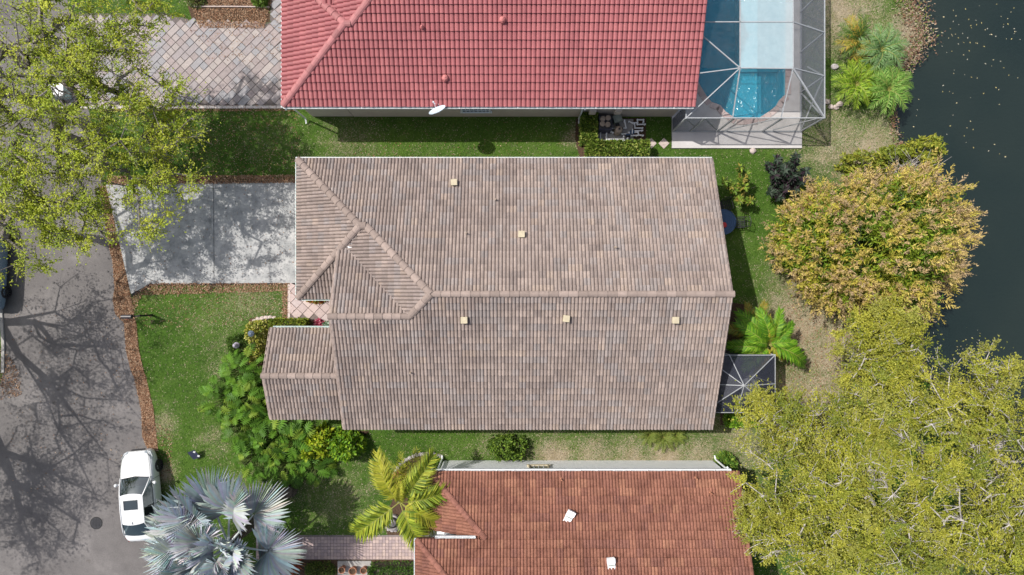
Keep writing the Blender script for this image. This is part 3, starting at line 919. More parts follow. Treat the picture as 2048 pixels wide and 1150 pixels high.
def villa(root, T, R, Xe=9.81, wing=True):
    """roof of the plan shared by the tan and the red roofed house; T maps plan XY to world XY"""
    Yn, Yr, Ys, Xw = 6.47, -0.135, -6.74, -10.52
    Xh, Ygs, Yg, Xa, Xm = -3.61, -0.37, 3.05, -7.10, -6.81
    zr = ZE + PITCH * (Yn - Yr); zg = ZE + PITCH * (Yn - Yg); zf = zr - PITCH * 1.02; zv = zg - PITCH * (Yg - 2.04)
    t2 = lambda pts: [T(x, y) for x, y in pts]
    t3 = lambda x, y, z: (*T(x, y), z)

    def dirv(dx, dy):
        a = T(0, 0); b = T(dx, dy); return (b[0] - a[0], b[1] - a[1])
    R.slope(t2([(Xw, Yn), (Xe, Yn), (Xe, Yr), (Xh, Yr), (Xm, Yg), (Xa, Yg)]), t3(0, Yn, ZE), dirv(0, -1))
    R.slope(t2([(Xw, Yn), (Xa, Yg), (Xw, Ygs)]), t3(Xw, 0, ZE), dirv(1, 0))
    R.slope(t2([(Xw, Ygs), (-8.30, Ygs), (-8.30, 1.85), (-8.11, 2.04), (-7.825, 2.04), (Xm, Yg), (Xa, Yg)]), t3(0, Ygs, ZE), dirv(0, 1))
    R.slope(t2([(-8.24, -1.15), (-8.24, 1.93), (-8.11, 2.04), (-7.825, 2.04), (-4.62, -1.15)]), t3(0, 2.04, zv), dirv(0, -1))
    R.slope(t2([(Xm, Yg), (-7.825, 2.04), (-4.62, -1.15), (Xh, Yr)]), t3(-7.825, 0, zv), dirv(1, 0))
    R.slope(t2([(-8.24, Ys), (Xe, Ys), (Xe, Yr), (Xh, Yr), (-4.62, -1.15), (-8.24, -1.15)]), t3(0, Ys, ZE), dirv(0, 1))
    v = lambda x, y, z: Vector(t3(x, y, z))
    R.cap(v(Xh, Yr, zr), v(Xe + 0.06, Yr, zr), 0.155, 0.43)
    R.cap(v(Xw + .03, Yn - .03, ZE + .03), v(Xa, Yg, zg), 0.185, 0.43)
    R.cap(v(Xw + .03, Ygs + .03, ZE + .03), v(Xa, Yg, zg), 0.185, 0.43)
    R.cap(v(Xa, Yg, zg + 0.02), v(Xm, Yg, zg + 0.02), 0.185, 0.43)
    R.cap(v(Xm, Yg, zg), v(Xh, Yr, zr), 0.185, 0.43)
    R.cap(v(-4.62, -1.15, zf), v(Xh, Yr, zr), 0.185, 0.43)
    R.cap(v(-8.30, -1.15, zf), v(-4.62, -1.15, zf), 0.16, 0.43)
    for y0, z0, y1, z1 in ((2.0, zv, -1.15, zf), (-1.15, zf, Ys, ZE)):
        a, b = sorted([(z0, y0), (z1, y1)])
        R.cap(v(-8.22, a[1], a[0] - .02), v(-8.22, b[1], b[0] - .02), 0.10, 0.36, 'rake_tile')
    R.cap(v(Xe - .03, Yn, ZE - .02), v(Xe - .03, Yr, zr - .02), 0.09, 0.36, 'rake_tile')
    R.cap(v(Xe - .03, Ys, ZE - .02), v(Xe - .03, Yr, zr - .02), 0.09, 0.36, 'rake_tile')
    if wing:
        wn_, ws_, wr_ = -1.815, -6.25, -4.03; zw = ZE + PITCH * (wn_ - wr_); x0, x1 = -11.84, -8.2
        R.slope(t2([(x0, wn_), (x1, wn_), (x1, wr_), (x0, wr_)]), t3(0, wn_, ZE), dirv(0, -1))
        R.slope(t2([(x0, ws_), (x1, ws_), (x1, wr_), (x0, wr_)]), t3(0, ws_, ZE), dirv(0, 1))
        R.cap(v(x0 - .05, wr_, zw), v(x1 - .02, wr_, zw), 0.16, 0.43)
        R.cap(v(x0 + .03, wn_, ZE - .02), v(x0 + .03, wr_, zw - .02), 0.10, 0.36, 'rake_tile')
        R.cap(v(x0 + .03, ws_, ZE - .02), v(x0 + .03, wr_, zw - .02), 0.10, 0.36, 'rake_tile')
        R.cap(v(x1 - .05, wn_, ZE - .02), v(x1 - .05, wr_, zw - .02), 0.10, 0.36, 'rake_tile')
    return dict(zr=zr, zg=zg, zf=zf)


def villa_walls(root, T, mat, wing=True, xe=9.4):
    w = MB()

    def bx(x0, x1, y0, y1, z1=2.82):
        w.prism([T(x0, y0), T(x1, y0), T(x1, y1), T(x0, y1)], 0, z1)
    bx(-7.85, xe, -6.3, 6.07)
    bx(-10.1, -7.9, 0.06, 6.06, 2.815)
    if wing: bx(-11.4, -7.9, -5.85, -2.22, 2.81)
    for x, half in ((xe - 0.12, None), (-7.87, -1)):
        if half is None: tri = [(6.0, 2.83), (-6.25, 2.83), (-0.13, 5.2)]
        else: tri = [(1.2, 3.9), (-6.2, 2.83), (-1.15, 4.85)]
        P = [Vector((*T(x, y), z)) for y, z in tri] + [Vector((*T(x + 0.11, y), z)) for y, z in tri]
        w.add(P, [(0, 1, 2), (5, 4, 3), (0, 3, 4, 1), (1, 4, 5, 2), (2, 5, 3, 0)])
    return w.build('wall', mat, root)


# ---- the middle house, tan blended tiles
house = thing('house', 'middle house with a tan and grey blended tile roof, hipped over its garage', 'house', (0, 0, 0))
TAN = [(0.290, 0.234, 0.207), (0.276, 0.224, 0.200), (0.306, 0.247, 0.217), (0.262, 0.213, 0.192), (0.280, 0.238, 0.220), (0.325, 0.259, 0.219), (0.246, 0.201, 0.182), (0.270, 0.233, 0.219)]
R = Roof(house, MAT['tan_tile'], MAT['tan_cap'], TAN, 0.33, 2, 0.335, 0.076, 0.052, [5, 5, 4, 4, 3, 1.2, 1.2, 3], 11, capcol=(0.270, 0.214, 0.188), var=.13)
T0 = lambda x, y: (x, y)
villa(house, T0, R)
roof = R.finish(MAT['deck_dark'])
villa_walls(house, T0, MAT['wall_tan'])
gutter(house, (-10.6, 6.47, 2.95), (9.8, 6.47, 2.95), (0, 1), MAT['white_metal'], 60)
gutter(house, (-10.52, -0.4, 2.95), (-10.52, 6.45, 2.95), (-1, 0), MAT['mint_metal'], 60)
gutter(house, (-10.45, -0.37, 2.95), (-8.35, -0.37, 2.95), (0, -1), MAT['mint_metal'], 60)
gutter(house, (-11.7, -1.815, 2.95), (-8.3, -1.815, 2.95), (0, 1), MAT['mint_metal'], 60)


def zroof(y): return ZE + PITCH * (6.47 - y) if y > -0.135 else ZE + PITCH * (y + 6.74)


for px, py in ((909, 366), (1043, 469), (929, 640), (1132, 637), (1349, 640)):
    z = 4.2
    for _ in range(6): z = zroof(W(px, py, z + 0.2).y) + 0.04
    vent_box(roof, px, py, z, MAT['cream'], 0.27, 0.24, random.uniform(-.15, .15))
for px, py in ((933, 467), (1231, 495), (822, 745), (991, 400)):
    z = 4.2
    for _ in range(6): z = zroof(W(px, py, z + 0.2).y) + 0.05
    pipe_vent(roof, px, py, z, MAT['tanplastic'], 0.035)
# small metal flashing where the valley meets
p = W(703, 492, 4.0); f = MB(); f.box((p.x, p.y, 4.02), (0.34, 0.3, 0.03), 0.6); f.build('valley_flashing', MAT['white_metal'], roof)

# ---- the red house to the north, mirrored plan
rhouse = thing('house', 'northern house with a bright pinkish red tile roof beside the screened pool', 'house', (0, 15, 0))
RED = [(0.325, 0.104, 0.110), (0.312, 0.098, 0.105), (0.342, 0.112, 0.116), (0.30, 0.095, 0.101)]
R = Roof(rhouse, MAT['red_tile'], MAT['red_tile'], RED, 0.225, 1, 0.375, 0.078, 0.065, None, 5, capcol=(0.36, 0.145, 0.145))
T1 = lambda x, y: (x - 0.71, 15.52 - y)
villa(rhouse, T1, R, Xe=9.66, wing=False)
rroof = R.finish(m_plain('red_underlay', (0.12, 0.035, 0.035), 0.9))
villa_walls(rhouse, T1, MAT['wall_beige'], wing=False, xe=9.4)
gutter(rhouse, (-11.2, 9.045, 2.95), (8.9, 9.045, 2.95), (0, -1), MAT['white_metal'], 1.0)
gutter(rhouse, (-11.23, 9.0, 2.95), (-11.23, 15.8, 2.95), (-1, 0), MAT['white_metal'], 60)


def zred(y): return ZE + PITCH * (y - 9.05)


for px, py, s_ in ((1005, 42, 0.26), (891, 158, 0.28), (845, 57, 0.16)):
    z = 4.0
    for _ in range(6): z = zred(W(px, py, z + 0.1).y) + 0.05
    p = W(px, py, z)
    v = MB(); v.lathe([(s_ * 0.55, -0.05), (s_ * 0.5, 0.12), (s_ * 0.62, 0.14), (s_ * 0.45, 0.24), (0.03, 0.30)], (p.x, p.y, z), 8)
    v.build('roof_vent', MAT['pinkvent'], rroof)
# window in the long wall with muntins
wx0, wx1 = W(922, 0, 1.9).x, W(979, 0, 1.9).x
yw = 9.38
wn_ = MB()
for a, b_, c_, d_ in (((wx0 + wx1) / 2, 2.35, wx1 - wx0 + .12, .07), ((wx0 + wx1) / 2, 1.13, wx1 - wx0 + .2, .08), (wx0, 1.74, .07, 1.15), (wx1, 1.74, .07, 1.15)):
    wn_.box((a, yw - 0.03, b_), (c_, 0.12, d_))
wf = wn_.build('window', MAT['white_metal'], rhouse)
gl = MB(); gl.box(((wx0 + wx1) / 2, yw - 0.02, 1.74), (wx1 - wx0 - 0.05, 0.03, 1.16)); gl.build('pane', MAT['glass'], wf)
mu = MB()
for i in range(1, 7): x = wx0 + (wx1 - wx0) * i / 7; mu.box((x, yw - 0.045, 1.74), (0.03, 0.035, 1.16))
for zz in (1.45, 1.75, 2.05): mu.box(((wx0 + wx1) / 2, yw - 0.047, zz), (wx1 - wx0, 0.033, 0.03))
mu.build('muntin', MAT['white_metal'], wf)
for px, (bx_, by_) in ((603, (614, 238)), (1155, (1157, 240))):
    q = W(bx_, by_); d = MB()
    d.tube([(q.x - 0.02, 8.93, 2.85), (q.x, 9.27, 2.6), (q.x, 9.28, 0.25), (q.x, 9.05, 0.1)], 0.045, 6); d.build('downspout', MAT['white_metal'], rhouse)
for px in (1185, 1236):
    q = W(px, 0, 1.3); d = MB(); d.box((q.x, 9.30, 1.35), (0.34, 0.16, 0.5)); d.box((q.x, 9.21, 1.35), (0.28, 0.02, 0.42)); d.build('meter_box', MAT['wall_beige'], rhouse, bevel=0.01)

# ---- the terracotta house to the south
thouse = thing('house', 'southern house with a weathered terracotta tile roof and bluish white wall', 'house', (3, -15, 0))
CLAY = [(0.240, 0.108, 0.075), (0.226, 0.101, 0.072), (0.256, 0.117, 0.080), (0.208, 0.095, 0.071), (0.285, 0.136, 0.090)]
R = Roof(thouse, MAT['clay_tile'], MAT['clay_tile'], CLAY, 0.31, 2, 0.385, 0.062, 0.05, [4, 4, 3, 2, 1], 9, capcol=(0.235, 0.105, 0.078), var=.09)
Yn, Yb, Yr, Xw, Xc, Xe = -8.83, -11.66, -15.33, -4.07, -4.52, 11.1
zb = ZE + PITCH * (Yn - Yb); zr = ZE + PITCH * (Yn - Yr); xt = Xw + (Yn - Yb); xq = Xc + (Yb - Yr)
R.slope([(Xw, Yn), (Xe, Yn), (Xe, Yr), (xq, Yr), (Xc, Yb), (xt, Yb)], (0, Yn, ZE), (0, -1))
R.slope([(Xw, Yn), (xt, Yb), (Xw, Yb)], (Xw, 0, ZE), (1, 0))
R.slope([(Xc, Yb), (xq, Yr), (Xc, Yr - (Yb - Yr))], (Xc, 0, zb), (1, 0))
R.slope([(Xe, Yr), (xq, Yr), (Xc, 2 * Yr - Yb), (Xc, 2 * Yr - Yn), (Xe, 2 * Yr - Yn)], (0, 2 * Yr - Yn, ZE), (0, 1), tiled=False)
R.cap((Xw + .03, Yn - .03, ZE + .02), (xt, Yb, zb), 0.15, 0.43)
R.cap((Xc + .03, Yb - .03, zb + .02), (xq, Yr, zr), 0.15, 0.43)
R.cap((xq, Yr, zr), (Xe + .05, Yr, zr), 0.15, 0.43)
R.cap((Xe - .03, Yn, ZE - .02), (Xe - .03, Yr, zr - .02), 0.10, 0.38, 'rake_tile')
troof = R.finish(m_plain('clay_underlay', (0.08, 0.035, 0.025), 0.9))
w = MB(); w.prism([(-3.70, -9.18), (10.85, -9.18), (10.85, -21.4), (-3.70, -21.4)], 0, 2.82)
w.prism([(-4.10, Yb - 0.42), (0.6, Yb - 0.42), (0.6, -19.0), (-4.10, -19.0)], 0, zb - 0.16)
w.prism([(-3.3, Yb - 0.13), (-1.3, Yb - 0.13), (-1.3, Yb - 0.4), (-3.3, Yb - 0.4)], 2.5, zb - 0.02)
w.build('wall', MAT['wall_white'], thouse)
gutter(thouse, (-4.05, Yn, ZE), (10.75, Yn, ZE), (0, 1), MAT['white_metal'], 0.85)
gutter(thouse, (Xw, -11.5, ZE), (Xw, Yn, ZE), (-1, 0), MAT['white_metal'], 60)
gutter(thouse, (-3.62, Yb, zb), (-1.72, Yb, zb), (0, 1), MAT['white_metal'], 60)
gutter(thouse, (Xc, -16, zb), (Xc, Yb - .02, zb), (-1, 0), MAT['white_metal'], 60)
for px, s1, s2, rz in ((1138, 1032, 0, -0.45), (1222, 1127, 0, 0.12)):
    z = 4.3
    for _ in range(6): z = ZE + PITCH * (Yn - W(px, s1, z).y) + 0.06
    p = W(px, s1, z)
    M = Matrix.Rotation(rz, 3, 'Z') @ Matrix.Rotation(math.atan(PITCH) * 0.6, 3, 'X')
    v = MB(); v.box((p.x, p.y, z + 0.06), (0.36, 0.62, 0.16), M=M); v.box(Vector((p.x, p.y, z + 0.15)) + M @ Vector((0, 0.2, 0)), (0.40, 0.26, 0.04), M=M)
    v.build('roof_vent', MAT['white'], troof, bevel=0.015)
    v = MB(); v.box(Vector((p.x, p.y, z + 0.155)) + M @ Vector((0, -0.02, 0)), (0.3, 0.03, 0.03), M=M); v.build('vent_slot', MAT['greyplastic'], troof)
for px, py in ((1122, 957), (1420, 984), (1391, 955)):
    z = 3.3
    for _ in range(6): z = ZE + PITCH * (Yn - W(px, py, z + .1).y) + 0.05
    pipe_vent(troof, px, py, z, MAT['clay'], 0.035)
wx0, wx1 = W(1059, 0, 1.9).x, W(1098, 0, 1.9).x
yw = -9.18
wn_ = MB()
for a, b_, c_, d_ in (((wx0 + wx1) / 2, 2.45, wx1 - wx0 + .1, .06), ((wx0 + wx1) / 2, 1.05, wx1 - wx0 + .22, .09), (wx0, 1.75, .06, 1.34), (wx1, 1.75, .06, 1.34)):
    wn_.box((a, yw + 0.04, b_), (c_, 0.12, d_))
wf = wn_.build('window', MAT['cream'], thouse)
gl = MB(); gl.box(((wx0 + wx1) / 2, yw + 0.02, 1.75), (wx1 - wx0 - 0.05, 0.03, 1.33)); gl.build('pane', MAT['glass'], wf)
mu = MB()
for i in range(1, 4): mu.box((wx0 + (wx1 - wx0) * i / 4, yw + 0.05, 1.75), (0.03, 0.03, 1.3))
mu.box(((wx0 + wx1) / 2, yw + 0.052, 1.75), (wx1 - wx0 - .06, 0.028, 0.03)); mu.build('muntin', MAT['white_metal'], wf)
for bx_, by_, x_t in ((885, 914, -3.62), (1428, 916, 10.6)):
    q = W(bx_, by_); d = MB(); d.tube([(x_t, -8.68, 2.84), (q.x, -9.08, 2.5), (q.x, -9.06, 0.25), (q.x, -8.9, 0.1)], 0.05, 6); d.build('downspout', MAT['white_metal'], thouse)

# ================================================================== POOL, SCREEN CAGE
deck = PX([(1343, -330), (1602, -330), (1602, 297), (1343, 297)])
POOL = PX([(1385, -330), (1568, -330), (1568, 60), (1567, 192), (1555, 203), (1549, 214), (1534, 226), (1512, 240), (1470, 241), (1448, 226), (1437, 213), (1420, 207), (1408, 192), (1398, 175), (1385, 150)], -0.1)
# one sheet running round the pool (both end at the far north side)
POOL[0] = (POOL[0][0], deck[0][1]); POOL[1] = (POOL[1][0], deck[0][1])
b = MB(); b.sheet([deck[1], deck[2], deck[3], deck[0]] + [POOL[0]] + POOL[:0:-1], 0.10)
me = b.mesh('pool_deck')
dk = put('pool_deck', me, None, MAT['deck']); tag(dk, kind='structure', label='pale concrete pool deck with an apron outside the cage')
e = MB()
for a, c in zip(deck, deck[1:] + deck[:1]): e.add([(*a, 0.098), (*c, 0.098), (*c, -0.05), (*a, -0.05)], [(0, 1, 2, 3)])
put('deck_edge', e.mesh('deck_edge', MAT['pad']), dk)

pool = thing('swimming_pool', 'turquoise swimming pool with scalloped end under the screened cage', 'pool', W(1480, 100))
b = MB(); n = len(POOL)
b.add([(x, y, 0.09) for x, y in POOL] + [(x, y, -1.0) for x, y in POOL], [tuple(range(n, 2 * n))] + [((i + 1) % n, i, n + i, n + (i + 1) % n) for i in range(n)])
b.build('basin', MAT['basin'], pool)
b = MB(); b.sheet(POOL, -0.08); b.build('water_surface', MAT['pool'], pool)
# shallow sun shelf to the north
sh = MB(); q0 = W(1482, -300, -.2); q1 = W(1565, 134, -.2)
sh.box(((q0.x + q1.x) / 2, (q0.y + q1.y) / 2, -0.64), (q1.x - q0.x, abs(q0.y - q1.y), 0.7)); sh.build('sun_shelf', m_plain('pale_plaster', (0.50, 0.70, 0.74), 0.7), pool)
for i in range(1, n):
    a = Vector((*POOL[i - 1], 0)); c = Vector((*POOL[i], 0)); d = c - a
    if a.y > 17 and c.y > 17: continue
    if i == 2: a = Vector((a.x, 16.5, 0)); d = c - a
    m_ = max(1, round(d.length / 0.34)); nn = Vector((d.y, -d.x, 0)).normalized()
    for k in range(m_):
        p = a + d * ((k + .5) / m_) - nn * 0.14 * -1
        if inside(POOL, np.array([p.x]), np.array([p.y]))[0]: p = a + d * ((k + .5) / m_) - nn * 0.14
        cb = MB(); cb.box((p.x, p.y, 0.115), (d.length / m_ - 0.012, 0.30, 0.05), math.atan2(d.y, d.x), col=random.choice([(0.46, 0.36, 0.34), (0.42, 0.33, 0.32), (0.50, 0.41, 0.39)]))
        cb.build('coping_brick', MAT['paver'], pool)

cage = thing('screen_cage', 'large aluminium framed screen cage over the turquoise pool', 'screen enclosure', W(1500, 150))
ZT, ZC = 3.5, 2.5
def beam(a, b, w=0.046, mat='cage_metal', name='beam'):
    m_ = MB(); m_.bar(a, b, w, w * 1.2); m_.build(name, MAT[mat], cage)
def panel(pts, mat, name='screen_panel'):
    m_ = MB(); m_.add(pts, [tuple(range(len(pts)))]); m_.build(name, MAT[mat], cage)
A = W(1480, 136, ZT); B = W(1586, 137, ZT)
wx = W(1372, 0, ZC).x; ex = W(1649, 0, ZC).x; sy = W(0, 236, ZC).y
D0 = Vector((wx, sy, ZC)); D1 = W(1465, 236, ZC); D2 = W(1562, 236, ZC); D3 = Vector((ex, sy, ZC)); D1.y = D2.y = sy
hx = 9.02
ys = [A.y, W(0, 44, ZT).y, W(0, -48, ZT).y, W(0, -140, ZT).y]
eys = [W(0, 152, ZC).y, W(0, 65, ZC).y, W(0, -22, ZC).y, W(0, -110, ZC).y]
hz = lambda y: min(ZT, zred(y) + 0.08)
P_h0 = Vector((hx, A.y - 0.25, hz(A.y - 0.25)))
beam(A, B); beam(A, P_h0); beam(B, D3, 0.07); beam(A, D1); beam(B, D2); beam(A, D0)
G0 = Vector((hx, sy + 0.45, ZC)); 
beam(D0, D3); beam(D0, Vector((wx, 9.05, ZC))); 
beam(A, Vector((hx, ys[1] - 0.55, hz(ys[1] - .55))))
for i, (y_, ey_) in enumerate(zip(ys, eys)):
    Bi = Vector((B.x, y_, ZT)); Ai = Vector((A.x, y_, ZT)); Ei = Vector((ex, ey_, ZC))
    if i: beam(Ai, Bi); beam(Ai, Vector((hx, y_, ZT)))
    beam(Bi, Ei)
    beam(Ei, Vector((ex, ey_, 0.1)), 0.07, name='post')
    if i < 3:
        beam(Bi, Vector((B.x, ys[i + 1], ZT))); beam(Ai, Vector((A.x, ys[i + 1], ZT))); beam(Ei, Vector((ex, eys[i + 1], ZC)))
        Bn = Vector((B.x, ys[i + 1], ZT)); An = Vector((A.x, ys[i + 1], ZT)); En = Vector((ex, eys[i + 1], ZC))
        panel([Ai, Bi, Bn, An], 'screen_pale'); panel([Bi, Ei, En, Bn], 'screen_side')
        panel([Vector((hx, y_, ZT)), Ai, An, Vector((hx, ys[i + 1], ZT))], 'screen')
        panel([Ei, Vector((ex, ey_, 0.1)), Vector((ex, eys[i + 1], 0.1)), En], 'screen_side')
        beam(Vector((ex - .02, ey_, ZC)), Vector((ex - .02, (ey_ + eys[i + 1]) / 2, 0.9)), 0.045, name='brace')
beam(D3, Vector((ex, eys[0], ZC)))
panel([B, D3, Vector((ex, eys[0], ZC))], 'screen_side'); panel([D3, Vector((ex, sy, 0.1)), Vector((ex, eys[0], 0.1)), Vector((ex, eys[0], ZC))], 'screen_side')
panel([A, D1, D2, B], 'screen'); panel([B, D2, D3], 'screen'); panel([A, D0, D1], 'screen'); panel([A, P_h0, Vector((hx, 9.1, ZC + .1)), D0], 'screen')
panel([D0, D1, Vector((D1.x, sy, .1)), Vector((wx, sy, .1))], 'screen_side'); panel([D1, D2, Vector((D2.x, sy, .1)), Vector((D1.x, sy, .1))], 'screen_side'); panel([D2, D3, Vector((ex, sy, .1)), Vector((D2.x, sy, .1))], 'screen_side')
panel([D0, Vector((wx, 9.3, ZC)), Vector((wx, 9.3, .1)), Vector((wx, sy, .1))], 'screen_black')
for x_ in (wx, wx + 0.95, D1.x + 0.1, D2.x + .1, ex): beam(Vector((x_, sy, ZC)), Vector((x_, sy, 0.1)), 0.07, name='post')
beam(Vector((wx, sy, .14)), Vector((ex, sy, .14)), 0.06); beam(Vector((ex, sy, .14)), Vector((ex, ys[-1], .14)), 0.06)
for a, c in (((wx, 2.4), (wx + .95, .9)), ((wx + .95, 2.4), (D1.x, .3)), ((D2.x, 2.4), (D1.x + .5, .3)), ((ex - .2, 2.4), (D2.x + .6, .3))):
    beam(Vector((a[0], sy + .03, a[1])), Vector((c[0], sy + .03, c[1])), 0.045, name='brace')
beam(Vector((ex - .03, sy + .1, 2.4)), Vector((ex - .03, eys[0] - .1, .3)), 0.05, name='brace')
beam(Vector((ex - .03, sy + .1, .3)), Vector((ex - .03, eys[0] - .1, 2.4)), 0.05, name='brace')

# small gazebo cage behind the middle house
gz = thing('screen_room', 'small black screened patio room with white radiating ribs behind the middle house', 'screen enclosure', (11.2, -4.6, 0))
def gput(mb, name, mat): return mb.build(name, MAT[mat], gz)
gx0, gx1, gy0, gy1 = 9.42, 13.06, -6.03, -3.18; ge, ga = 2.6, 3.3
apex = W(1488, 771, ga)
b = MB(); b.prism([(gx0, gy0 - .05), (gx1 + .05, gy0 - .05), (gx1 + .05, gy1 + .05), (gx0, gy1 + .05)], -0.05, 0.09); gput(b, 'floor_slab', 'pad')
ring = [Vector((gx0, gy0, ge)), Vector(((gx0 + gx1) / 2 - .1, gy0, ge)), Vector((gx1, gy0, ge)), Vector((gx1, (gy0 + gy1) / 2, ge)), Vector((gx1, gy1, ge)), Vector(((gx0 + gx1) / 2 - .45, gy1, ge)), Vector((gx0, gy1, ge)), Vector((gx0, (gy0 + gy1) / 2, ge))]
for i, q in enumerate(ring):
    b = MB(); b.bar(apex, q, 0.036, 0.05); gput(b, 'rib', 'cage_metal')
    nx_ = ring[(i + 1) % 8]
    b = MB(); b.add([apex, q, nx_], [(0, 1, 2)]); gput(b, 'roof_panel', 'screen_black')
    if i not in (6, 7):
        b = MB(); b.bar(q, nx_, 0.034, 0.05); gput(b, 'eave_beam', 'cage_metal')
        b = MB(); b.add([q, nx_, Vector((nx_.x, nx_.y, .1)), Vector((q.x, q.y, .1))], [(0, 1, 2, 3)]); gput(b, 'wall_panel', 'screen_black')
    if i < 7:
        b = MB(); b.bar(q, (q.x, q.y, .1), 0.05); gput(b, 'post', 'white_metal')


def patio_chair(px, py, rz, mat, label, grp):
    c = W(px, py); t = thing('patio_chair', label, 'chair', c, grp)
    z0 = 0.1 if 1430 < px < 1552 and 705 < py < 826 else 0.0
    Rz = Matrix.Rotation(rz, 3, 'Z')
    P = lambda x, y, z: Vector(c) + Rz @ Vector((x, y, z + z0))
    s = MB()
    for k in range(6): s.bar(P(-.24 + k * .096, -.24, .43), P(-.24 + k * .096, .24, .43), 0.05, 0.02)
    for y_ in (-.24, 0, .24): s.bar(P(-.27, y_, .425), P(.27, y_, .425), 0.035, 0.02)
    s.build('seat', MAT[mat], t)
    s = MB()
    s.tube([P(-.26, .25, .43), P(-.26, .36, .85), P(0, .39, .92), P(.26, .36, .85), P(.26, .25, .43)], 0.018, 6)
    for k in range(5): s.tube([P(-.2 + k * .1, .25, .45), P(-.2 + k * .1 + .02, .31, .68), P(-.2 + k * .1, .37, .88)], 0.011, 4)
    s.tube([P(-.26, .3, .63), P(0, .33, .6), P(.26, .3, .63)], 0.012, 4)
    s.build('backrest', MAT[mat], t)
    for x_ in (-.26, .26):
        for y_ in (-.25, .25):
            l = MB(); l.tube([P(x_, y_, .43), P(x_ * 1.08, y_ * 1.1, 0)], 0.016, 6); l.build('leg', MAT[mat], t)
        a = MB(); a.tube([P(x_, -.25, .43), P(x_ * 1.1, -.24, .64), P(x_ * 1.1, .1, .66), P(x_, .31, .62)], 0.016, 6); a.build('armrest', MAT[mat], t)
    return t


def patio_table(px, py, r, mat, label, z0=0.0, rings=6):
    c = W(px, py); t = thing('patio_table', label, 'table', c)
    s = MB()
    for k in range(rings):
        rr = r * (k + 1) / rings
        s.tube([(c.x + rr * math.cos(a), c.y + rr * math.sin(a), .72 + z0) for a in np.linspace(0, 2 * math.pi, 25)], 0.022 if k == rings - 1 else 0.012, 5, cap=False)
    for k in range(16):
        a = 2 * math.pi * k / 16; s.bar((c.x + .06 * math.cos(a), c.y + .06 * math.sin(a), .715 + z0), (c.x + r * math.cos(a), c.y + r * math.sin(a), .715 + z0), 0.018, 0.012)
    s.lathe([(r * .97, .0), (r * .97, .008)], (c.x, c.y, .70 + z0), 24)
    s.build('tabletop', MAT[mat], t)
    for k in range(4):
        a = math.pi / 4 + math.pi / 2 * k
        l = MB(); l.tube([(c.x + r * .6 * math.cos(a), c.y + r * .6 * math.sin(a), .7 + z0), (c.x + r * .75 * math.cos(a), c.y + r * .75 * math.sin(a), z0)], 0.02, 6); l.build('leg', MAT[mat], t)
    return t


patio_table(1437, 447, 0.66, 'bluemesh', 'round blue metal patio table half under the tan roof eave')
patio_chair(1474, 447, math.radians(-85), 'black', 'black metal patio chair on the lawn beside the blue table', 'chairs at the blue patio table')
patio_chair(1446, 414, math.radians(15), 'black', 'black metal patio chair in the house shade north of the blue table', 'chairs at the blue patio table')
p = W(1441, 450, .75); b = MB(); b.lathe([(.10, 0), (.16, .03), (.13, .08), (.05, .09)], (p.x + .18, p.y, .735), 10)
tag(b.build('bowl', m_plain('red_bowl', (0.5, 0.03, 0.03), 0.4)), 'small red bowl on the round blue patio table', 'bowl')
patio_table(1486, 768, 0.45, 'white_metal', 'small round table inside the black screened patio room', 0.09)
patio_chair(1478, 795, math.radians(160), 'white_metal', 'pale scrolled patio chair inside the screen room, toward the hedge', 'chairs in the screen room')
patio_chair(1500, 748, math.radians(-30), 'white_metal', 'pale scrolled patio chair inside the screen room, toward the palm', 'chairs in the screen room')
patio_chair(1462, 752, math.radians(60), 'greyplastic', 'greyish patio chair inside the screen room, nearest the house', 'chairs in the screen room')

# ================================================================== POOL EQUIPMENT YARD
b = MB(); b.prism(PX([(1190, 239), (1266, 239), (1266, 293), (1196, 293), (1190, 270)]), -0.05, 0.10)
tag(b.build('equipment_pad', MAT['pad'], None, bevel=0.01), 'grey concrete pad carrying the pool equipment beside the red roofed house', 'slab', kind='structure')
t = thing('pool_heater', 'dark navy pool heater with four round tan caps', 'pool heater', W(1207, 255))
c = W(1206, 254)
b = MB(); b.box((c.x, c.y, .50), (.68, .78, .8)); b.build('cabinet', MAT['navy'], t, bevel=0.03)
b = MB(); b.box((c.x, c.y, .91), (.62, .72, .03)); b.build('top_panel', MAT['black'], t)
for dx, dy in ((-.16, .14), (.12, .19), (-.18, -.13), (.1, -.16)):
    b = MB(); b.lathe([(.13, 0), (.15, .03), (.13, .10), (.04, .12)], (c.x + dx, c.y + dy + .02, .92), 12); b.build('cap', MAT['tanplastic'], t)
c = W(1231, 243); t = thing('pool_pump', 'tilted grey green pool pump against the beige wall', 'pump', c)
b = MB(); M = Matrix.Rotation(0.35, 3, 'Z'); b.box((c.x, c.y, .42), (.42, .36, .34), M=M); b.box(Vector((c.x, c.y, .61)), (.46, .40, .05), M=M); b.build('housing', MAT['greyplastic'], t, bevel=0.02)
b = MB(); b.tube([(c.x + .02, c.y - .22, .35), (c.x + .12, c.y - .42, .3)], .10, 10); b.build('motor', MAT['black'], t)
b = MB(); b.box((c.x, c.y, .17), (.34, .3, .16), M=M); b.build('base', MAT['black'], t)
c = W(1233, 266); t = thing('pool_filter', 'tan pool filter tank in the middle of the white pipes', 'filter tank', c)
b = MB(); b.lathe([(.16, .1), (.22, .2), (.22, .6), (.17, .74), (.06, .80)], (c.x, c.y, 0), 14); b.build('tank', MAT['tanplastic'], t)
b = MB(); b.tube([(c.x, c.y, .8), (c.x, c.y, .88)], .05, 8); b.box((c.x + .13, c.y + .05, .70), (.2, .09, .07)); b.build('valve', MAT['black'], t)


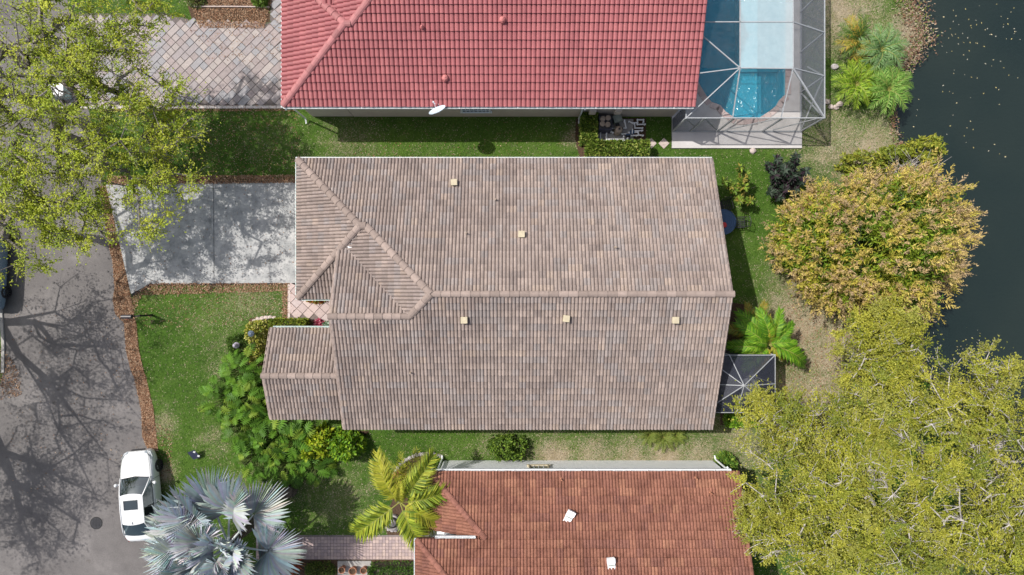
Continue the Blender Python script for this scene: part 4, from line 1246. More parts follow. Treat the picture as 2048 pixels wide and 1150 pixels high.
def pipework(label, runs, z=0.3, r=0.036, mat='white'):
    c = W(*runs[0][0]); t = thing('pool_pipe', label, 'pipe', c, 'white pool pipes')
    for run in runs:
        m_ = MB(); pts = [W(a, b, z) for a, b in run]
        pts = [Vector((pts[0].x, pts[0].y, 0.1))] + pts + [Vector((pts[-1].x, pts[-1].y, 0.1))]
        for p, q in zip(pts[:-1], pts[1:]): m_.tube([p, q], r, 8)
        for p in pts[1:-1]: m_.lathe([(r * .6, -r * 1.1), (r * 1.3, -r * .8), (r * 1.3, r * .8), (r * .6, r * 1.1)], p, 8)
        m_.build('pipe_run', MAT[mat], t)


pipework('two nested white pipes bent around the tan filter on the pad', [[(1201, 265), (1201, 281.5), (1255, 281.5), (1255, 276)], [(1213, 267), (1213, 278), (1247, 278), (1247, 273)]])
pipework('white pipe from the pump crossing the pad behind the tan filter', [[(1249, 241), (1252, 256), (1222, 257), (1222, 264), (1226, 265)]], 0.34)
pipework('white square pipe loop on the dark soil against the wall', [[(1258, 243), (1265, 246), (1275, 245), (1275, 239.5), (1287, 239.5), (1287, 244)], [(1269, 247), (1270, 256), (1285, 256)], [(1275, 246), (1275, 249), (1290, 248.5)]], 0.26)
pipework('white double pipe bend at the pad corner by the dark valve', [[(1258, 265), (1264, 262), (1285, 261)], [(1266, 265), (1276, 264), (1277, 270), (1286, 271)], [(1238, 265), (1245, 268), (1258, 267), (1262, 271), (1274, 271)]], 0.30)
c = W(1254, 274); t = thing('pool_valve', 'dark grey pipe valve where the white pipes meet', 'valve', c)
b = MB(); b.lathe([(.11, .12), (.13, .2), (.13, .32), (.08, .38)], c, 10); b.build('body', MAT['black'], t)
b = MB(); b.bar((c.x - .14, c.y, .40), (c.x + .14, c.y + .04, .40), .05); b.build('handle', MAT['bluemesh'], t)
c = W(1262, 267); t = thing('pool_valve', 'teal pipe valve at the pad edge beside the soil', 'valve', c)
b = MB(); b.lathe([(.12, .1), (.14, .2), (.14, .32), (.09, .38)], c, 10); b.build('body', MAT['bluemesh'], t)
b = MB(); b.bar((c.x - .02, c.y - .12, .40), (c.x, c.y + .14, .40), .05); b.build('handle', MAT['white'], t)

for (px, py, sz, rz, lab) in ((1327.5, 287, .42, 45, 'pinkish diamond stepping stone nearest the pool apron'), (1302, 287, .42, 45, 'pinkish diamond stepping stone between the other diamond and the hedge'), (1276, 287, .42, 20, 'pinkish corner stepping stone half under the hedge')):
    c = W(px, py); b = MB(); b.box((c.x, c.y, .02), (sz, sz, .07), math.radians(rz))
    o = b.build('stepping_stone', MAT['pinkstone'], None, bevel=0.01); tag(o, lab, 'stepping stone', 'stepping stones by the pool apron')


def rock(px, py, r, label, seed, group=None, z=0.0, parent=None, mat='stone', name='rock'):
    rg = np.random.default_rng(seed); bm = bmesh.new(); bmesh.ops.create_icosphere(bm, subdivisions=2, radius=1)
    c = W(px, py, z)
    for v in bm.verts:
        k = 1 + 0.22 * (vnoise(np.array([v.co.x * 1.7 + seed]), np.array([v.co.y * 1.7 + v.co.z * 2]), seed)[0] - .5) * 2
        v.co = Vector((v.co.x * r * k * rg.uniform(.98, 1.02), v.co.y * r * .85 * k, v.co.z * r * .6 * k)) + Vector((c.x, c.y, z + r * .3))
    me = bpy.data.meshes.new(name); bm.to_mesh(me); bm.free()
    o = put(name, me, parent, MAT[mat])
    if parent is None: tag(o, label, 'rock', group)
    return o


rock(1505, 302, 0.19, 'lone pinkish rock on the lawn below the pool apron', 3, mat='pinkstone')
for i, (px, py, lab) in enumerate(((1654, 204, 'pale rock touching the screen cage, west end of the palm bed edge'), (1661, 214, 'pale rock below the bright green palm, middle of the bed edge'), (1671, 215, 'pale rock in the palm bed edge beside the dark gap'), (1678, 209, 'pale round rock at the east end of the palm bed edge'))):
    rock(px, py, 0.17, lab, 10 + i, 'rocks edging the palm bed', mat='pinkstone')
rock(1668, 134, 0.2, 'flat grey rock by the cage between the two western palms', 20, 'rocks edging the palm bed')

# satellite dish
c = Vector((-3.6, 8.72, 3.32)); t = thing('satellite_dish', 'pale blue satellite dish on the red roof eave', 'satellite dish', c)
ax = Vector((-0.34, 0.71, 0.62)).normalized()
q = ax.to_track_quat('Z', 'Y').to_matrix(); b = MB()
prof = [(r_, 0.32 * r_ * r_) for r_ in (0.02, .12, .22, .32, .40, .44)]
vs = []; fs = []; n = 20
for r_, z_ in prof:
    for k in range(n): vs.append(c + q @ Vector((r_ * math.cos(2 * math.pi * k / n), r_ * .86 * math.sin(2 * math.pi * k / n), z_)))
for i in range(len(prof) - 1):
    for k in range(n): fs.append((i * n + k, i * n + (k + 1) % n, (i + 1) * n + (k + 1) % n, (i + 1) * n + k))
fs.append(tuple(range(n))); b.add(vs, fs); b.add([v - ax * .015 for v in vs], [f[::-1] for f in fs])
b.build('reflector', m_plain('pale_blue_dish', (0.52, 0.62, 0.70), 0.45), t, smooth=True)
b = MB(); b.tube([c - ax * .02, c - ax * .14 + Vector((0, .06, -.05)), (c.x - .06, 9.06, 3.02), (c.x - .06, 9.12, 3.0)], .025, 7); b.tube([(c.x - .06, 9.06, 3.02), (c.x - .2, 9.18, 3.14)], .018, 5); b.build('mast', MAT['white_metal'], t)
b = MB(); b.tube([c + q @ Vector((0, -.38, .05)), c + q @ Vector((0, -.3, .38))], .014, 5); b.lathe([(.04, 0), (.05, .05), (.03, .1)], c + q @ Vector((0, -.29, .36)), 8); b.build('feed_arm', MAT['white_metal'], t)
b = MB(); b.lathe([(.07, 0), (.09, .03), (.05, .05)], (c.x - .06, 9.14, 3.02), 10); b.build('mount', MAT['white_metal'], t)

# ================================================================== VEHICLES
def sedan(px, py, rz, paint, label, hatch=False):
    c = W(px, py); root = thing('parked_car', label, 'car', c, 'parked cars')
    Rz = Matrix.Rotation(rz, 3, 'Z')
    P = lambda x, y, z: Vector(c) + Rz @ Vector((x, y, z))
    st = [(2.37, .56, .60), (2.30, .70, .70), (2.10, .82, .78), (1.7, .895, .85), (1.2, .915, .92), (1.0, .915, .95), (.4, .92, .97), (-.3, .925, .98), (-1.0, .925, 1.0), (-1.5, .92, 1.03), (-1.9, .90, 1.03), (-2.2, .84, .98), (-2.34, .74, .86), (-2.39, .66, .7)]
    vs = []; fs = []
    for y_, w_, z_ in st:
        half = [(0, z_ + .035), (.45 * w_, z_ + .03), (.78 * w_, z_ + .01), (.93 * w_, z_ - .05), (w_, z_ - .2), (.995 * w_, .48), (.97 * w_, .32), (.88 * w_, .21)]
        prof = [(-x, z) for x, z in half[::-1]] + half[1:]
        vs += [P(x, y_, z) for x, z in prof]
    m_ = 15
    for i in range(len(st) - 1):
        for k in range(m_ - 1): fs.append((i * m_ + k, i * m_ + k + 1, (i + 1) * m_ + k + 1, (i + 1) * m_ + k))
    fs.append(tuple(range(m_))[::-1]); fs.append(tuple((len(st) - 1) * m_ + k for k in range(m_)))
    b = MB(); b.add(vs, [f[::-1] for f in fs]); o = b.build('body', paint, root, smooth=True)
    s = o.modifiers.new('s', 'SUBSURF'); s.levels = 1; s.render_levels = 2
    yr = -1.95 if not hatch else -2.2
    wsB = [(-.74, .98, .97), (.74, .98, .97)]; wsT = [(-.57, .22, 1.40), (.57, .22, 1.40)]
    rgT = [(-.57, -1.15, 1.40), (.57, -1.15, 1.40)]; rgB = [(-.70, yr + .05, 1.05), (.70, yr + .05, 1.05)]

    def patch(B, T, bulge, bz, n=6):
        g_ = MB(); v_ = []
        for i in range(n + 1):
            for j in range(n + 1):
                u, w_ = j / n, i / n
                a = Vector(B[0]).lerp(Vector(B[1]), u); d = Vector(T[0]).lerp(Vector(T[1]), u); p = a.lerp(d, w_)
                k = 4 * u * (1 - u); p.y += bulge * k; p.z += bz * k * (0.4 + .6 * math.sin(math.pi * min(w_, 1)))
                v_.append(P(*p))
        f_ = [(i * (n + 1) + j, i * (n + 1) + j + 1, (i + 1) * (n + 1) + j + 1, (i + 1) * (n + 1) + j) for i in range(n) for j in range(n)]
        g_.add(v_, f_); return g_
    patch(wsB, wsT, .10, .03).build('windshield', CARGLASS, root, smooth=True)
    patch(rgB, rgT, -.08, .02).build('rear_window', CARGLASS, root, smooth=True)
    # roof panel
    g_ = MB(); v_ = []; n = 8
    for i in range(n + 1):
        for j in range(n + 1):
            u, w_ = j / n, i / n
            x_ = -.585 + 1.17 * u; y_ = -1.19 + 1.45 * w_
            y_ += (.10 if w_ > .5 else -.08) * 4 * u * (1 - u) * abs(2 * w_ - 1)
            v_.append(P(x_, y_, 1.405 + .055 * (1 - (2 * u - 1) ** 2) + .02 * (1 - (2 * w_ - 1) ** 2)))
    g_.add(v_, [(i * (n + 1) + j, i * (n + 1) + j + 1, (i + 1) * (n + 1) + j + 1, (i + 1) * (n + 1) + j) for i in range(n) for j in range(n)])
    g_.build('roof_panel', paint, root, smooth=True)
    if not hatch:
        q_ = MB(); q_.box(P(-.02, -.22, 1.478), (.72, .50, .03), rz); q_.build('sunroof', CARGLASS, root, bevel=0.02)
        q_ = MB(); q_.add([P(0, -1.06, 1.48), P(.03, -1.22, 1.47), P(-.03, -1.22, 1.47), P(0, -1.2, 1.54)], [(0, 1, 3), (0, 3, 2), (1, 2, 3)]); q_.build('antenna', paint, root)
    for s_ in (-1, 1):
        q_ = MB(); q_.add([P(.84 * s_, .86, .95), P(.585 * s_, .20, 1.385), P(.585 * s_, -1.15, 1.385), P(.80 * s_, yr + .25, 1.02)], [(0, 1, 2, 3)]); q_.build('side_window', CARGLASS, root)
        q_ = MB(); q_.tube([P(.80 * s_, 1.05, .955), P(.70 * s_, .6, 1.2), P(.59 * s_, .2, 1.41), P(.60 * s_, -.5, 1.425), P(.59 * s_, -1.18, 1.41), P(.70 * s_, -1.6, 1.22), P(.78 * s_, yr + .05, 1.03)], .035, 6); q_.build('pillar', paint, root, smooth=True)
        q_ = MB(); q_.tube([P(.69 * s_, -.42, 1.21), P(.84 * s_, -.40, .97)], .03, 4); q_.tube([P(.85 * s_, .86, .955), P(.855 * s_, -.4, .975), P(.81 * s_, yr + .3, 1.01)], .012, 4); q_.build('window_trim', MAT['black'], root)
        q_ = MB(); M = Matrix.Rotation(rz, 3, 'Z'); q_.lathe([(.03, -.08), (.085, -.05), (.09, .03), (.05, .075)], P(1.03 * s_, .72, .99), 10); q_.bar(P(.88 * s_, .74, .95), P(1.02 * s_, .72, .98), .05); q_.build('mirror', paint, root, smooth=False)
        q_ = MB(); q_.add([P(.42 * s_, 2.28, .735), P(.62 * s_, 2.20, .765), P(.82 * s_, 1.90, .82), P(.845 * s_, 1.98, .70), P(.70 * s_, 2.28, .63), P(.5 * s_, 2.37, .62)], [(0, 1, 2, 3, 4, 5)]); q_.build('headlight', LAMP, root)
        q_ = MB(); q_.add([P(.35 * s_, -2.36, .86), P(.70 * s_, -2.30, .88), P(.84 * s_, -2.10, .90), P(.845 * s_, -2.12, .76), P(.72 * s_, -2.36, .72), P(.35 * s_, -2.41, .72)], [(0, 5, 4, 3, 2, 1)]); q_.build('tail_light', TAIL, root)
        for y_ in (1.42, -1.42):
            wc = P(.83 * s_, y_, .335); out = Rz @ Vector((s_, 0, 0)); q = out.to_track_quat('Z', 'Y').to_matrix()
            def ring_(prof, name, mat, n=20, par=root):
                g2 = MB(); v2 = []
                for r_, z_ in prof:
                    for k in range(n): v2.append(wc + q @ Vector((r_ * math.cos(2 * math.pi * k / n), r_ * math.sin(2 * math.pi * k / n), z_)))
                f2 = [(i * n + k, i * n + (k + 1) % n, (i + 1) * n + (k + 1) % n, (i + 1) * n + k) for i in range(len(prof) - 1) for k in range(n)] + [tuple((len(prof) - 1) * n + k for k in range(n))]
                g2.add(v2, f2); return g2.build(name, mat, par)
            wh = ring_([(.30, -.12), (.335, -.08), (.335, .08), (.30, .115), (.24, .12), (.24, .06)], 'wheel', MAT['black'])
            sp = MB()
            for k in range(10):
                a = 2 * math.pi * k / 10; sp.bar(wc + out * .10 + q @ Vector((.04 * math.cos(a), .04 * math.sin(a), 0)), wc + out * .10 + q @ Vector((.23 * math.cos(a), .23 * math.sin(a), 0)), .035, .02)
            sp.build('rim', m_rim, wh)
        for yy in (.92, -.38, -1.36):
            q_ = MB(); q_.tube([P(.925 * s_, yy, .36), P(.932 * s_, yy - .02, .78), P(.885 * s_, yy - .03, .955)], .008, 4); q_.build('door_seam', MAT['dark'], root)
        for yy in (-.2, -1.15):
            q_ = MB(); q_.bar(P(.935 * s_, yy, .83), P(.937 * s_, yy - .18, .84), .03, .025); q_.build('door_handle', paint, root)
        q_ = MB(); q_.tube([P(.66 * s_, 2.18, .80), P(.76 * s_, 1.6, .892), P(.80 * s_, 1.02, .955)], .009, 4); q_.build('hood_seam', MAT['greyplastic'], root)
    q_ = MB(); q_.add([P(-.40, 2.385, .62), P(.40, 2.385, .62), P(.34, 2.405, .42), P(-.34, 2.405, .42)], [(0, 1, 2, 3)])
    for k in range(5): q_.bar(P(-.36, 2.415, .45 + k * .035), P(.36, 2.415, .45 + k * .035), .015, .012)
    q_.build('grille', MAT['black'], root)
    q_ = MB(); q_.tube([P(-.7, 1.01, .965), P(0, 1.10, .985), P(.7, 1.01, .965)], .022, 4); q_.build('wiper_cowl', MAT['black'], root)
    # seats and dashboard seen through the glass
    q_ = MB(); q_.box(P(0, .75, .98), (1.2, .3, .05), rz); q_.box(P(.33, -.1, .98), (.42, .16, .5), rz); q_.box(P(-.33, -.1, .98), (.42, .16, .5), rz); q_.build('seat', MAT['tanplastic'], root, bevel=.03)
    return root


m, t_, out = nmat('car_glass')
tr = t_.nodes.new('ShaderNodeBsdfTransparent'); tr.inputs[0].default_value = (0.10, 0.14, 0.15, 1)
gl_ = t_.nodes.new('ShaderNodeBsdfGlossy'); gl_.inputs['Roughness'].default_value = 0.03; gl_.inputs[0].default_value = (.8, .9, .95, 1)
mx = t_.nodes.new('ShaderNodeMixShader'); mx.inputs[0].default_value = 0.14
t_.links.new(tr.outputs[0], mx.inputs[1]); t_.links.new(gl_.outputs[0], mx.inputs[2]); t_.links.new(mx.outputs[0], out.inputs[0])
CARGLASS = m


def m_paint(name, col):
    m, t, out = nmat(name)
    c = ramp(t, noise(t, 3.0, 5), [(0.3, tuple(x * .95 for x in col)), (0.7, col)])
    p = princ(t, out, c, 0.35, 0.5); p.inputs['Coat Weight'].default_value = 0.6; p.inputs['Coat Roughness'].default_value = 0.06
    return m


LAMP = m_plain('headlight_lens', (0.30, 0.34, 0.38), 0.1, 0.6); TAIL = m_plain('tail_lens', (0.25, 0.01, 0.01), 0.2, 0.5); m_rim = m_plain('alloy_rim', (0.10, 0.10, 0.11), 0.35, 0.5, 0.6)
sedan(297, 982, math.radians(5), m_paint('white_paint', (0.66, 0.67, 0.685)), 'white sedan with a dark sunroof parked at the street edge by the silver palm')
sedan(-8, 531, math.radians(-2), m_paint('blue_paint', (0.16, 0.24, 0.32)), 'blue grey car under the street tree, only its tail in view', hatch=True)

# ================================================================== SMALL STREET AND GARDEN THINGS
c = W(193, 1046); t = thing('manhole_cover', 'round black iron manhole cover in the grey street', 'manhole cover', c)
b = MB(); b.lathe([(.34, .004), (.34, .014), (.30, .014)], c, 28); b.build('frame', MAT['dark'], t)
b = MB(); b.lathe([(.295, .006), (.295, .018)], c, 28)
for i in range(-3, 4):
    for j in range(-3, 4):
        if i * i + j * j < 10: b.box((c.x + i * .075, c.y + j * .075, .022), (.045, .045, .012), .78)
b.build('lid', MAT['black'], t)

c = W(304, 630); t = thing('mailbox', 'dark mailbox on a post at the lawn edge', 'mailbox', c)
b = MB(); b.box((c.x, c.y, .55), (.09, .09, 1.1), .1); b.bar((c.x + .05, c.y, .85), (c.x - .55, c.y - .05, 1.06), .06); b.bar((c.x, c.y, 1.08), (c.x - .6, c.y - .05, 1.08), .08); b.build('post', MAT['dark'], t)
vs = []; fs = []
for k, xx in enumerate((-.28, -.80)):
    for a in range(9):
        an = math.pi * a / 8; vs.append((c.x + xx, c.y - .04 + .11 * math.cos(an), 1.20 + .13 * math.sin(an)))
    vs += [(c.x + xx, c.y - .15, 1.12), (c.x + xx, c.y + .07, 1.12)]
n = 11
fs = [(k, (k + 1) % n, n + (k + 1) % n, n + k) for k in range(n)] + [tuple(range(n))[::-1], tuple(range(n, 2 * n))]
b = MB(); b.add(vs, fs); b.build('box', m_plain('dark_brown_metal', (0.05, 0.045, 0.05), 0.4), t)
b = MB(); b.bar((c.x - .45, c.y - .16, 1.2), (c.x - .45, c.y - .16, 1.36), .02, .05); b.build('flag', m_plain('red_flag', (0.3, 0.03, 0.03)), t)

c = W(395, 906); t = thing('yard_sign', 'small dark blue yard sign with two white spots on the lawn', 'sign', c)
M = Matrix.Rotation(.35, 3, 'Z') @ Matrix.Rotation(math.radians(30), 3, 'X'); o_ = Vector((c.x, c.y, .34))
b = MB(); b.box(o_, (.40, .56, .02), M=M); b.build('panel', MAT['navy'], t)
for dx, dy, r_ in ((.12, .17, .07), (.16, -.16, .075)):
    b = MB(); q_ = o_ + M @ Vector((dx, dy, .014)); b.box(q_, (r_ * 1.5, r_ * 1.5, .008), M=M @ Matrix.Rotation(.78, 3, 'Z')); b.build('spot', MAT['white'], t)
for sx in (-.13, .13):
    b = MB(); b.tube([o_ + M @ Vector((sx, -.22, -.015)), (o_ + M @ Vector((sx, -.3, -.02))).xy.to_3d()], .01, 5); b.build('stake', MAT['greyplastic'], t)

c = W(128, 188); t = thing('utility_box', 'white and pale teal utility box beneath the street tree', 'utility box', c)
b = MB(); b.box((c.x, c.y, .3), (.9, .62, .62), .03); b.build('cabinet', m_plain('pale_teal', (0.45, 0.62, 0.60), .4), t, bevel=.02)
b = MB(); b.box((c.x - .02, c.y, .63), (.96, .68, .05), .03); b.build('lid', MAT['white'], t, bevel=.01)

c = W(578, 978); t = thing('tree_stump', 'dark brown stump behind the silver palm with its shadow on the lawn', 'stump', c)
b = MB(); b.lathe([(.50, 0), (.43, .12), (.40, .5), (.36, .52), (.30, .47), (.02, .45)], c, 18); b.build('bark', MAT['darkbark'], t)

# round stone planter and bed edging
c = W(787, 1042); t = thing('stone_planter', 'round grey stone planter with concentric rings by the yellow palm', 'planter', c)
b = MB(); b.lathe([(.36, 0), (.42, .08), (.42, .30), (.36, .34), (.33, .30), (.31, .18)], c, 26); b.build('bowl', MAT['stone'], t)
b = MB(); b.lathe([(.30, .2), (.28, .27), (.24, .27), (.22, .2)], c, 24); b.build('ring', MAT['dark'], t)
b = MB(); b.lathe([(.20, .2), (.19, .32), (.14, .35), (.10, .30), (.07, .37), (.02, .38)], c, 22); b.build('finial', MAT['stone'], t)
for k in range(9):
    a = 2.4 + k * .36; rock(787 + 20 * math.cos(a), 1042 - 19 * math.sin(a), .1, '', 40 + k, parent=t, name='edging_stone')
t = thing('stone_border', 'curved border of pale grey stones round the red and yellow bed', 'border', W(800, 930))
pts = [(787, 980), (786, 972), (786, 964), (787, 956), (789, 948), (792, 941), (796, 935), (801, 929), (807, 924), (813, 919), (820, 915), (827, 912), (834, 909.5), (841, 908), (848, 907.5), (855, 907.5), (862, 908), (869, 908.5), (875, 910), (880, 912)]
for i, (px, py) in enumerate(pts): rock(px, py, .125, '', 60 + i, parent=t, name='edging_stone')
t = thing('brick_border', 'low reddish border stones round the yellow hedge', 'border', W(505, 650))
for i, (px, py) in enumerate(((497, 662), (500, 655), (504, 648), (510, 642), (517, 638), (525, 636), (533, 635), (541, 635), (549, 636))): rock(px, py, .13, '', 90 + i, parent=t, name='edging_stone', mat='pinkstone')
t = thing('bed_edging', 'thin pale edging strip round the mulch bed in the paver driveway', 'edging', W(450, 40))
for a, c in zip(((379, -10), (384, 13), (390, 14.5), (470, 14.5)), ((383, 12), (390, 14.5), (470, 14.5), (540, 15.5))):
    b = MB(); p_, q_ = W(*a), W(*c); b.bar((p_.x, p_.y, .05), (q_.x, q_.y, .05), .05, .12); b.build('edging_strip', MAT['pinkstone'], t)

# pots on a grey slab
b = MB(); b.prism(PX([(676, 1121), (743, 1121), (743, 1149), (676, 1149)]), 0, .08); tag(b.build('pot_slab', MAT['pad'], None, bevel=.01), 'grey slab carrying three terracotta pots by the brick walk', 'slab', kind='structure')
for px, py, r_, lab in ((688, 1133, .17, 'western terracotta pot on the grey slab, nearest the mulch'), (709.5, 1135, .20, 'largest terracotta pot, in the middle of the grey slab'), (731, 1134, .17, 'eastern terracotta pot on the grey slab, nearest the hedge')):
    c = W(px, py); t = thing('flower_pot', lab, 'pot', c, 'terracotta pots on the slab')
    b = MB(); b.lathe([(r_ * .7, .08), (r_ * .95, .38), (r_ * 1.08, .38), (r_ * 1.08, .44), (r_ * .9, .44), (r_ * .85, .36)], c, 18); b.build('pot', MAT['clay'], t)
    b = MB(); b.lathe([(r_ * .86, .36), (r_ * .84, .375)], c, 14); b.build('soil', MAT['soil'], t)
b = MB(); b.prism(PX([(676, 1149.5), (743, 1149.5), (743, 1185), (676, 1185)]), 0, .5); tag(b.build('garden_bench', m_plain('pale_bench', (0.55, 0.60, 0.62), .6), None, bevel=.02), 'pale blue grey bench slab at the photo edge below the three pots', 'bench')
# garden lamp and ornament
c = W(518, 664); t = thing('garden_lamp', 'dark blue grey garden lamp rising from the yellow hedge', 'lamp', c)
b = MB(); b.tube([(c.x + .1, c.y, 0), (c.x + .1, c.y, 1.0)], .03, 7); b.build('post', MAT['black'], t)
b = MB(); b.lathe([(.06, .98), (.12, 1.0), (.13, 1.16), (.17, 1.18), (.05, 1.28)], (c.x + .1, c.y, 0), 8); b.build('lantern', m_plain('slate_blue', (0.10, 0.13, 0.18), .4), t)
c = W(475, 690, .6); t = thing('garden_ornament', 'pale lilac stone ornament on the round green bush', 'ornament', (c.x, c.y, 0))
b = MB(); b.lathe([(.10, .3), (.13, .62), (.16, .72), (.10, .80), (.12, .90), (.06, 1.0), (.01, 1.02)], (c.x, c.y, 0), 10); b.build('figure', m_plain('lilac_stone', (0.36, 0.33, 0.40), .8), t)

# ================================================================== PLANTS
def rhombi(P, A, N, L, Wd, C, curl=0.0):
    """leaf rhombi. P centre base (n,3), A axis unit, N normal-ish, L length, Wd width, C colour (n,3)"""
    n = len(P)
    B = np.cross(N, A); B /= (np.linalg.norm(B, axis=1, keepdims=True) + 1e-9)
    L = np.broadcast_to(np.asarray(L, float), (n,))[:, None]; Wd = np.broadcast_to(np.asarray(Wd, float), (n,))[:, None]
    tip = P + A * L; mid = P + A * L * 0.45
    if curl: tip = tip - np.array([0, 0, 1.0]) * L * curl
    V = np.stack([P, mid + B * Wd * 0.5, tip, mid - B * Wd * 0.5], 1).reshape(-1, 3)
    return V, np.arange(4 * n).reshape(-1, 4), np.repeat(C, 4, axis=0)


def unit(v): return v / (np.linalg.norm(v, axis=-1, keepdims=True) + 1e-9)


def pick(cols, n, rg, jit=0.15, w=None):
    cols = np.array(cols); i = rg.choice(len(cols), n, p=w)
    return cols[i] * rg.uniform(1 - jit, 1 + jit, n)[:, None]


def skeleton(base, fork, clusters, rg, rad, step=0.9, arch=0.15, limbs=()):
    base = np.array(base, float); fork = np.array(fork, float)
    nodes = [base, (base + fork) / 2 + rg.normal(0, .06, 3), fork]; par = [-1, 0, 1]
    for lb in limbs:                      # main limbs given as point lists, each starting near an earlier node
        d = np.linalg.norm(np.array(nodes)[2:] - np.array(lb[0]), axis=1); j = int(np.argmin(d)) + 2
        for p in lb[1:]:
            nodes.append(np.array(p, float)); par.append(j); j = len(nodes) - 1
    order = np.argsort(np.linalg.norm(clusters - fork, axis=1))
    ends = {}
    for ci in order:
        c = clusters[ci]; N = np.array(nodes)[2:]
        d = np.linalg.norm(N - c, axis=1) + 0.25 * np.linalg.norm(N - fork, axis=1)
        j = int(np.argmin(d)) + 2
        a = nodes[j]; L = np.linalg.norm(c - a); k = max(1, int(L / step)); prev = j
        for s in range(1, k + 1):
            f = s / k
            p = a + (c - a) * f
            if s < k: p = p + rg.normal(0, .09 * min(L, 2), 3) + np.array([0, 0, arch * math.sin(math.pi * f) * L * .4])
            nodes.append(p); par.append(prev); prev = len(nodes) - 1
        ends[ci] = prev
    n = len(nodes); cnt = np.zeros(n)
    for e in ends.values(): cnt[e] += 1
    for i in range(n - 1, 0, -1): cnt[par[i]] += cnt[i]
    r = np.maximum(0.011, rad * (cnt / max(cnt[0], 1)) ** 0.52)
    return np.array(nodes), par, r


def skel_mesh(mb, nodes, par, r, n=5):
    for i in range(1, len(nodes)):
        p = par[i]; mb.tube([nodes[p], nodes[i]], [min(r[p], r[i] * 1.6), r[i]], n if r[i] > .03 else 4, cap=False)


def ell_points(ells, n, rg, shell=0.45, zmin=None):
    """points in a union of ellipsoids (cx,cy,cz,rx,ry,rz), denser to the shell"""
    vol = np.array([e[3] * e[4] * e[5] for e in ells]); k = rg.choice(len(ells), n, p=vol / vol.sum())
    E = np.array(ells)[k]
    d = unit(rg.normal(0, 1, (n, 3))); r = rg.uniform(0, 1, n) ** shell
    wob = 0.82 + 0.36 * vnoise(d[:, 0] * 2.3 + k * 7 + 5, d[:, 1] * 2.3 + d[:, 2] * 1.7 + 5, 77)
    P = E[:, :3] + d * E[:, 3:6] * (r * wob)[:, None]
    if zmin is not None: P[:, 2] = np.maximum(P[:, 2], zmin + rg.uniform(0, .3, n))
    return P


def tree(label, base_px, fork_z, ells, n_cl, n_leaf, leaf, cols, seed, bark='bark', rad=.24, group=None, name='tree', twig=5, spread=(.55, .55, .3), cat='tree', clump=.5, lean=(0, 0), wts=None, matname='leaf', shell=.5, zmin=None, twig_r=.007, bare=0.0, limbs=(), cl_extra=None, gap=None):
    rg = np.random.default_rng(seed)
    b = W(*base_px)
    root = thing(name, label, cat, b, group)
    cl = ell_points(ells, n_cl, rg, shell, zmin)
    if cl_extra is not None: cl = np.concatenate([cl, cl_extra]); n_cl = len(cl)
    fork = (b.x + lean[0], b.y + lean[1], fork_z)
    nodes, par, r = skeleton(b, fork, cl, rg, rad, limbs=limbs)
    mb = MB(); skel_mesh(mb, nodes, par, r)
    # leaves in drawn-out sprays about each cluster
    wcl = (.25 + vnoise(cl[:, 0] * .8 + 9, cl[:, 1] * .8 + 3, seed) ** 1.5) * (rg.uniform(0, 1, n_cl) >= bare) * rg.uniform(.6, 1.4, n_cl)
    ci = rg.choice(n_cl, n_leaf, p=wcl / wcl.sum())
    out = unit(cl - np.array(fork) * [1, 1, .8]); tang = unit(out * [1, 1, .35] + rg.normal(0, .35, cl.shape))
    off = rg.normal(0, 1, (n_leaf, 3)) * np.array(spread)
    # secondary clumping: sprays along a few random twig axes
    K = 7
    tw = unit(tang[:, None, :] * .7 + rg.normal(0, .75, (n_cl, K, 3)) * [1, 1, .45]); tl = rg.uniform(.35, 1.0, (n_cl, K)) * spread[0] * 2.1
    kk = rg.integers(0, K, n_leaf); f = rg.uniform(.15, 1, n_leaf)
    axis = tw[ci, kk]
    on = rg.uniform(0, 1, n_leaf) < clump
    P = np.where(on[:, None], cl[ci] + axis * (f * tl[ci, kk])[:, None] + rg.normal(0, .05, (n_leaf, 3)), cl[ci] + off)
    if gap is not None:                   # leaves dropped along one line so the box below stays in view
        o_, q_ = np.array(gap[0]), unit(np.array(gap[1]) - np.array(gap[0])); w_ = P - o_
        far = np.linalg.norm(w_ - (w_ @ q_)[:, None] * q_, axis=1); P = P + np.where(far < gap[2], 1.0, 0.0)[:, None] * np.array([0, 0, -60.0])
    A = unit(axis * .6 + rg.normal(0, .7, (n_leaf, 3)) * [1, 1, .5])
    N = unit(rg.normal(0, .55, (n_leaf, 3)) + np.array([0, 0, 1.0]) + np.array([-.2, .1, 0]))
    L = leaf[0] * rg.uniform(.7, 1.3, n_leaf); Wd = leaf[1] * rg.uniform(.75, 1.25, n_leaf)
    clc = pick(cols, n_cl, rg, .22, wts)
    C = clc[ci] * .55 + pick(cols, n_leaf, rg, .18, wts) * .45
    k_ = P[:, 2] > -10; P, A, N, L, Wd, C = P[k_], A[k_], N[k_], L[k_], Wd[k_], C[k_]
    V, F, CC = rhombi(P, A, N, L, Wd, C, .1)
    put('crown', np_mesh('crown', V, F, CC, MAT[matname]), root)
    for i in range(n_cl):
        for k in range(min(twig, K)):
            mb.tube([cl[i], cl[i] + tw[i, k] * tl[i, k] * .5 + rg.normal(0, .03, 3) - [0, 0, .10], cl[i] + tw[i, k] * tl[i, k] - [0, 0, .18]], [twig_r * 1.5, twig_r, twig_r * .6], 3, cap=False)
    mb.build('trunk', MAT[bark], root)
    return root


def E(px, py, z, rx, ry, rz):
    c = W(px, py, z); return (c.x, c.y, c.z, rx, ry, rz)


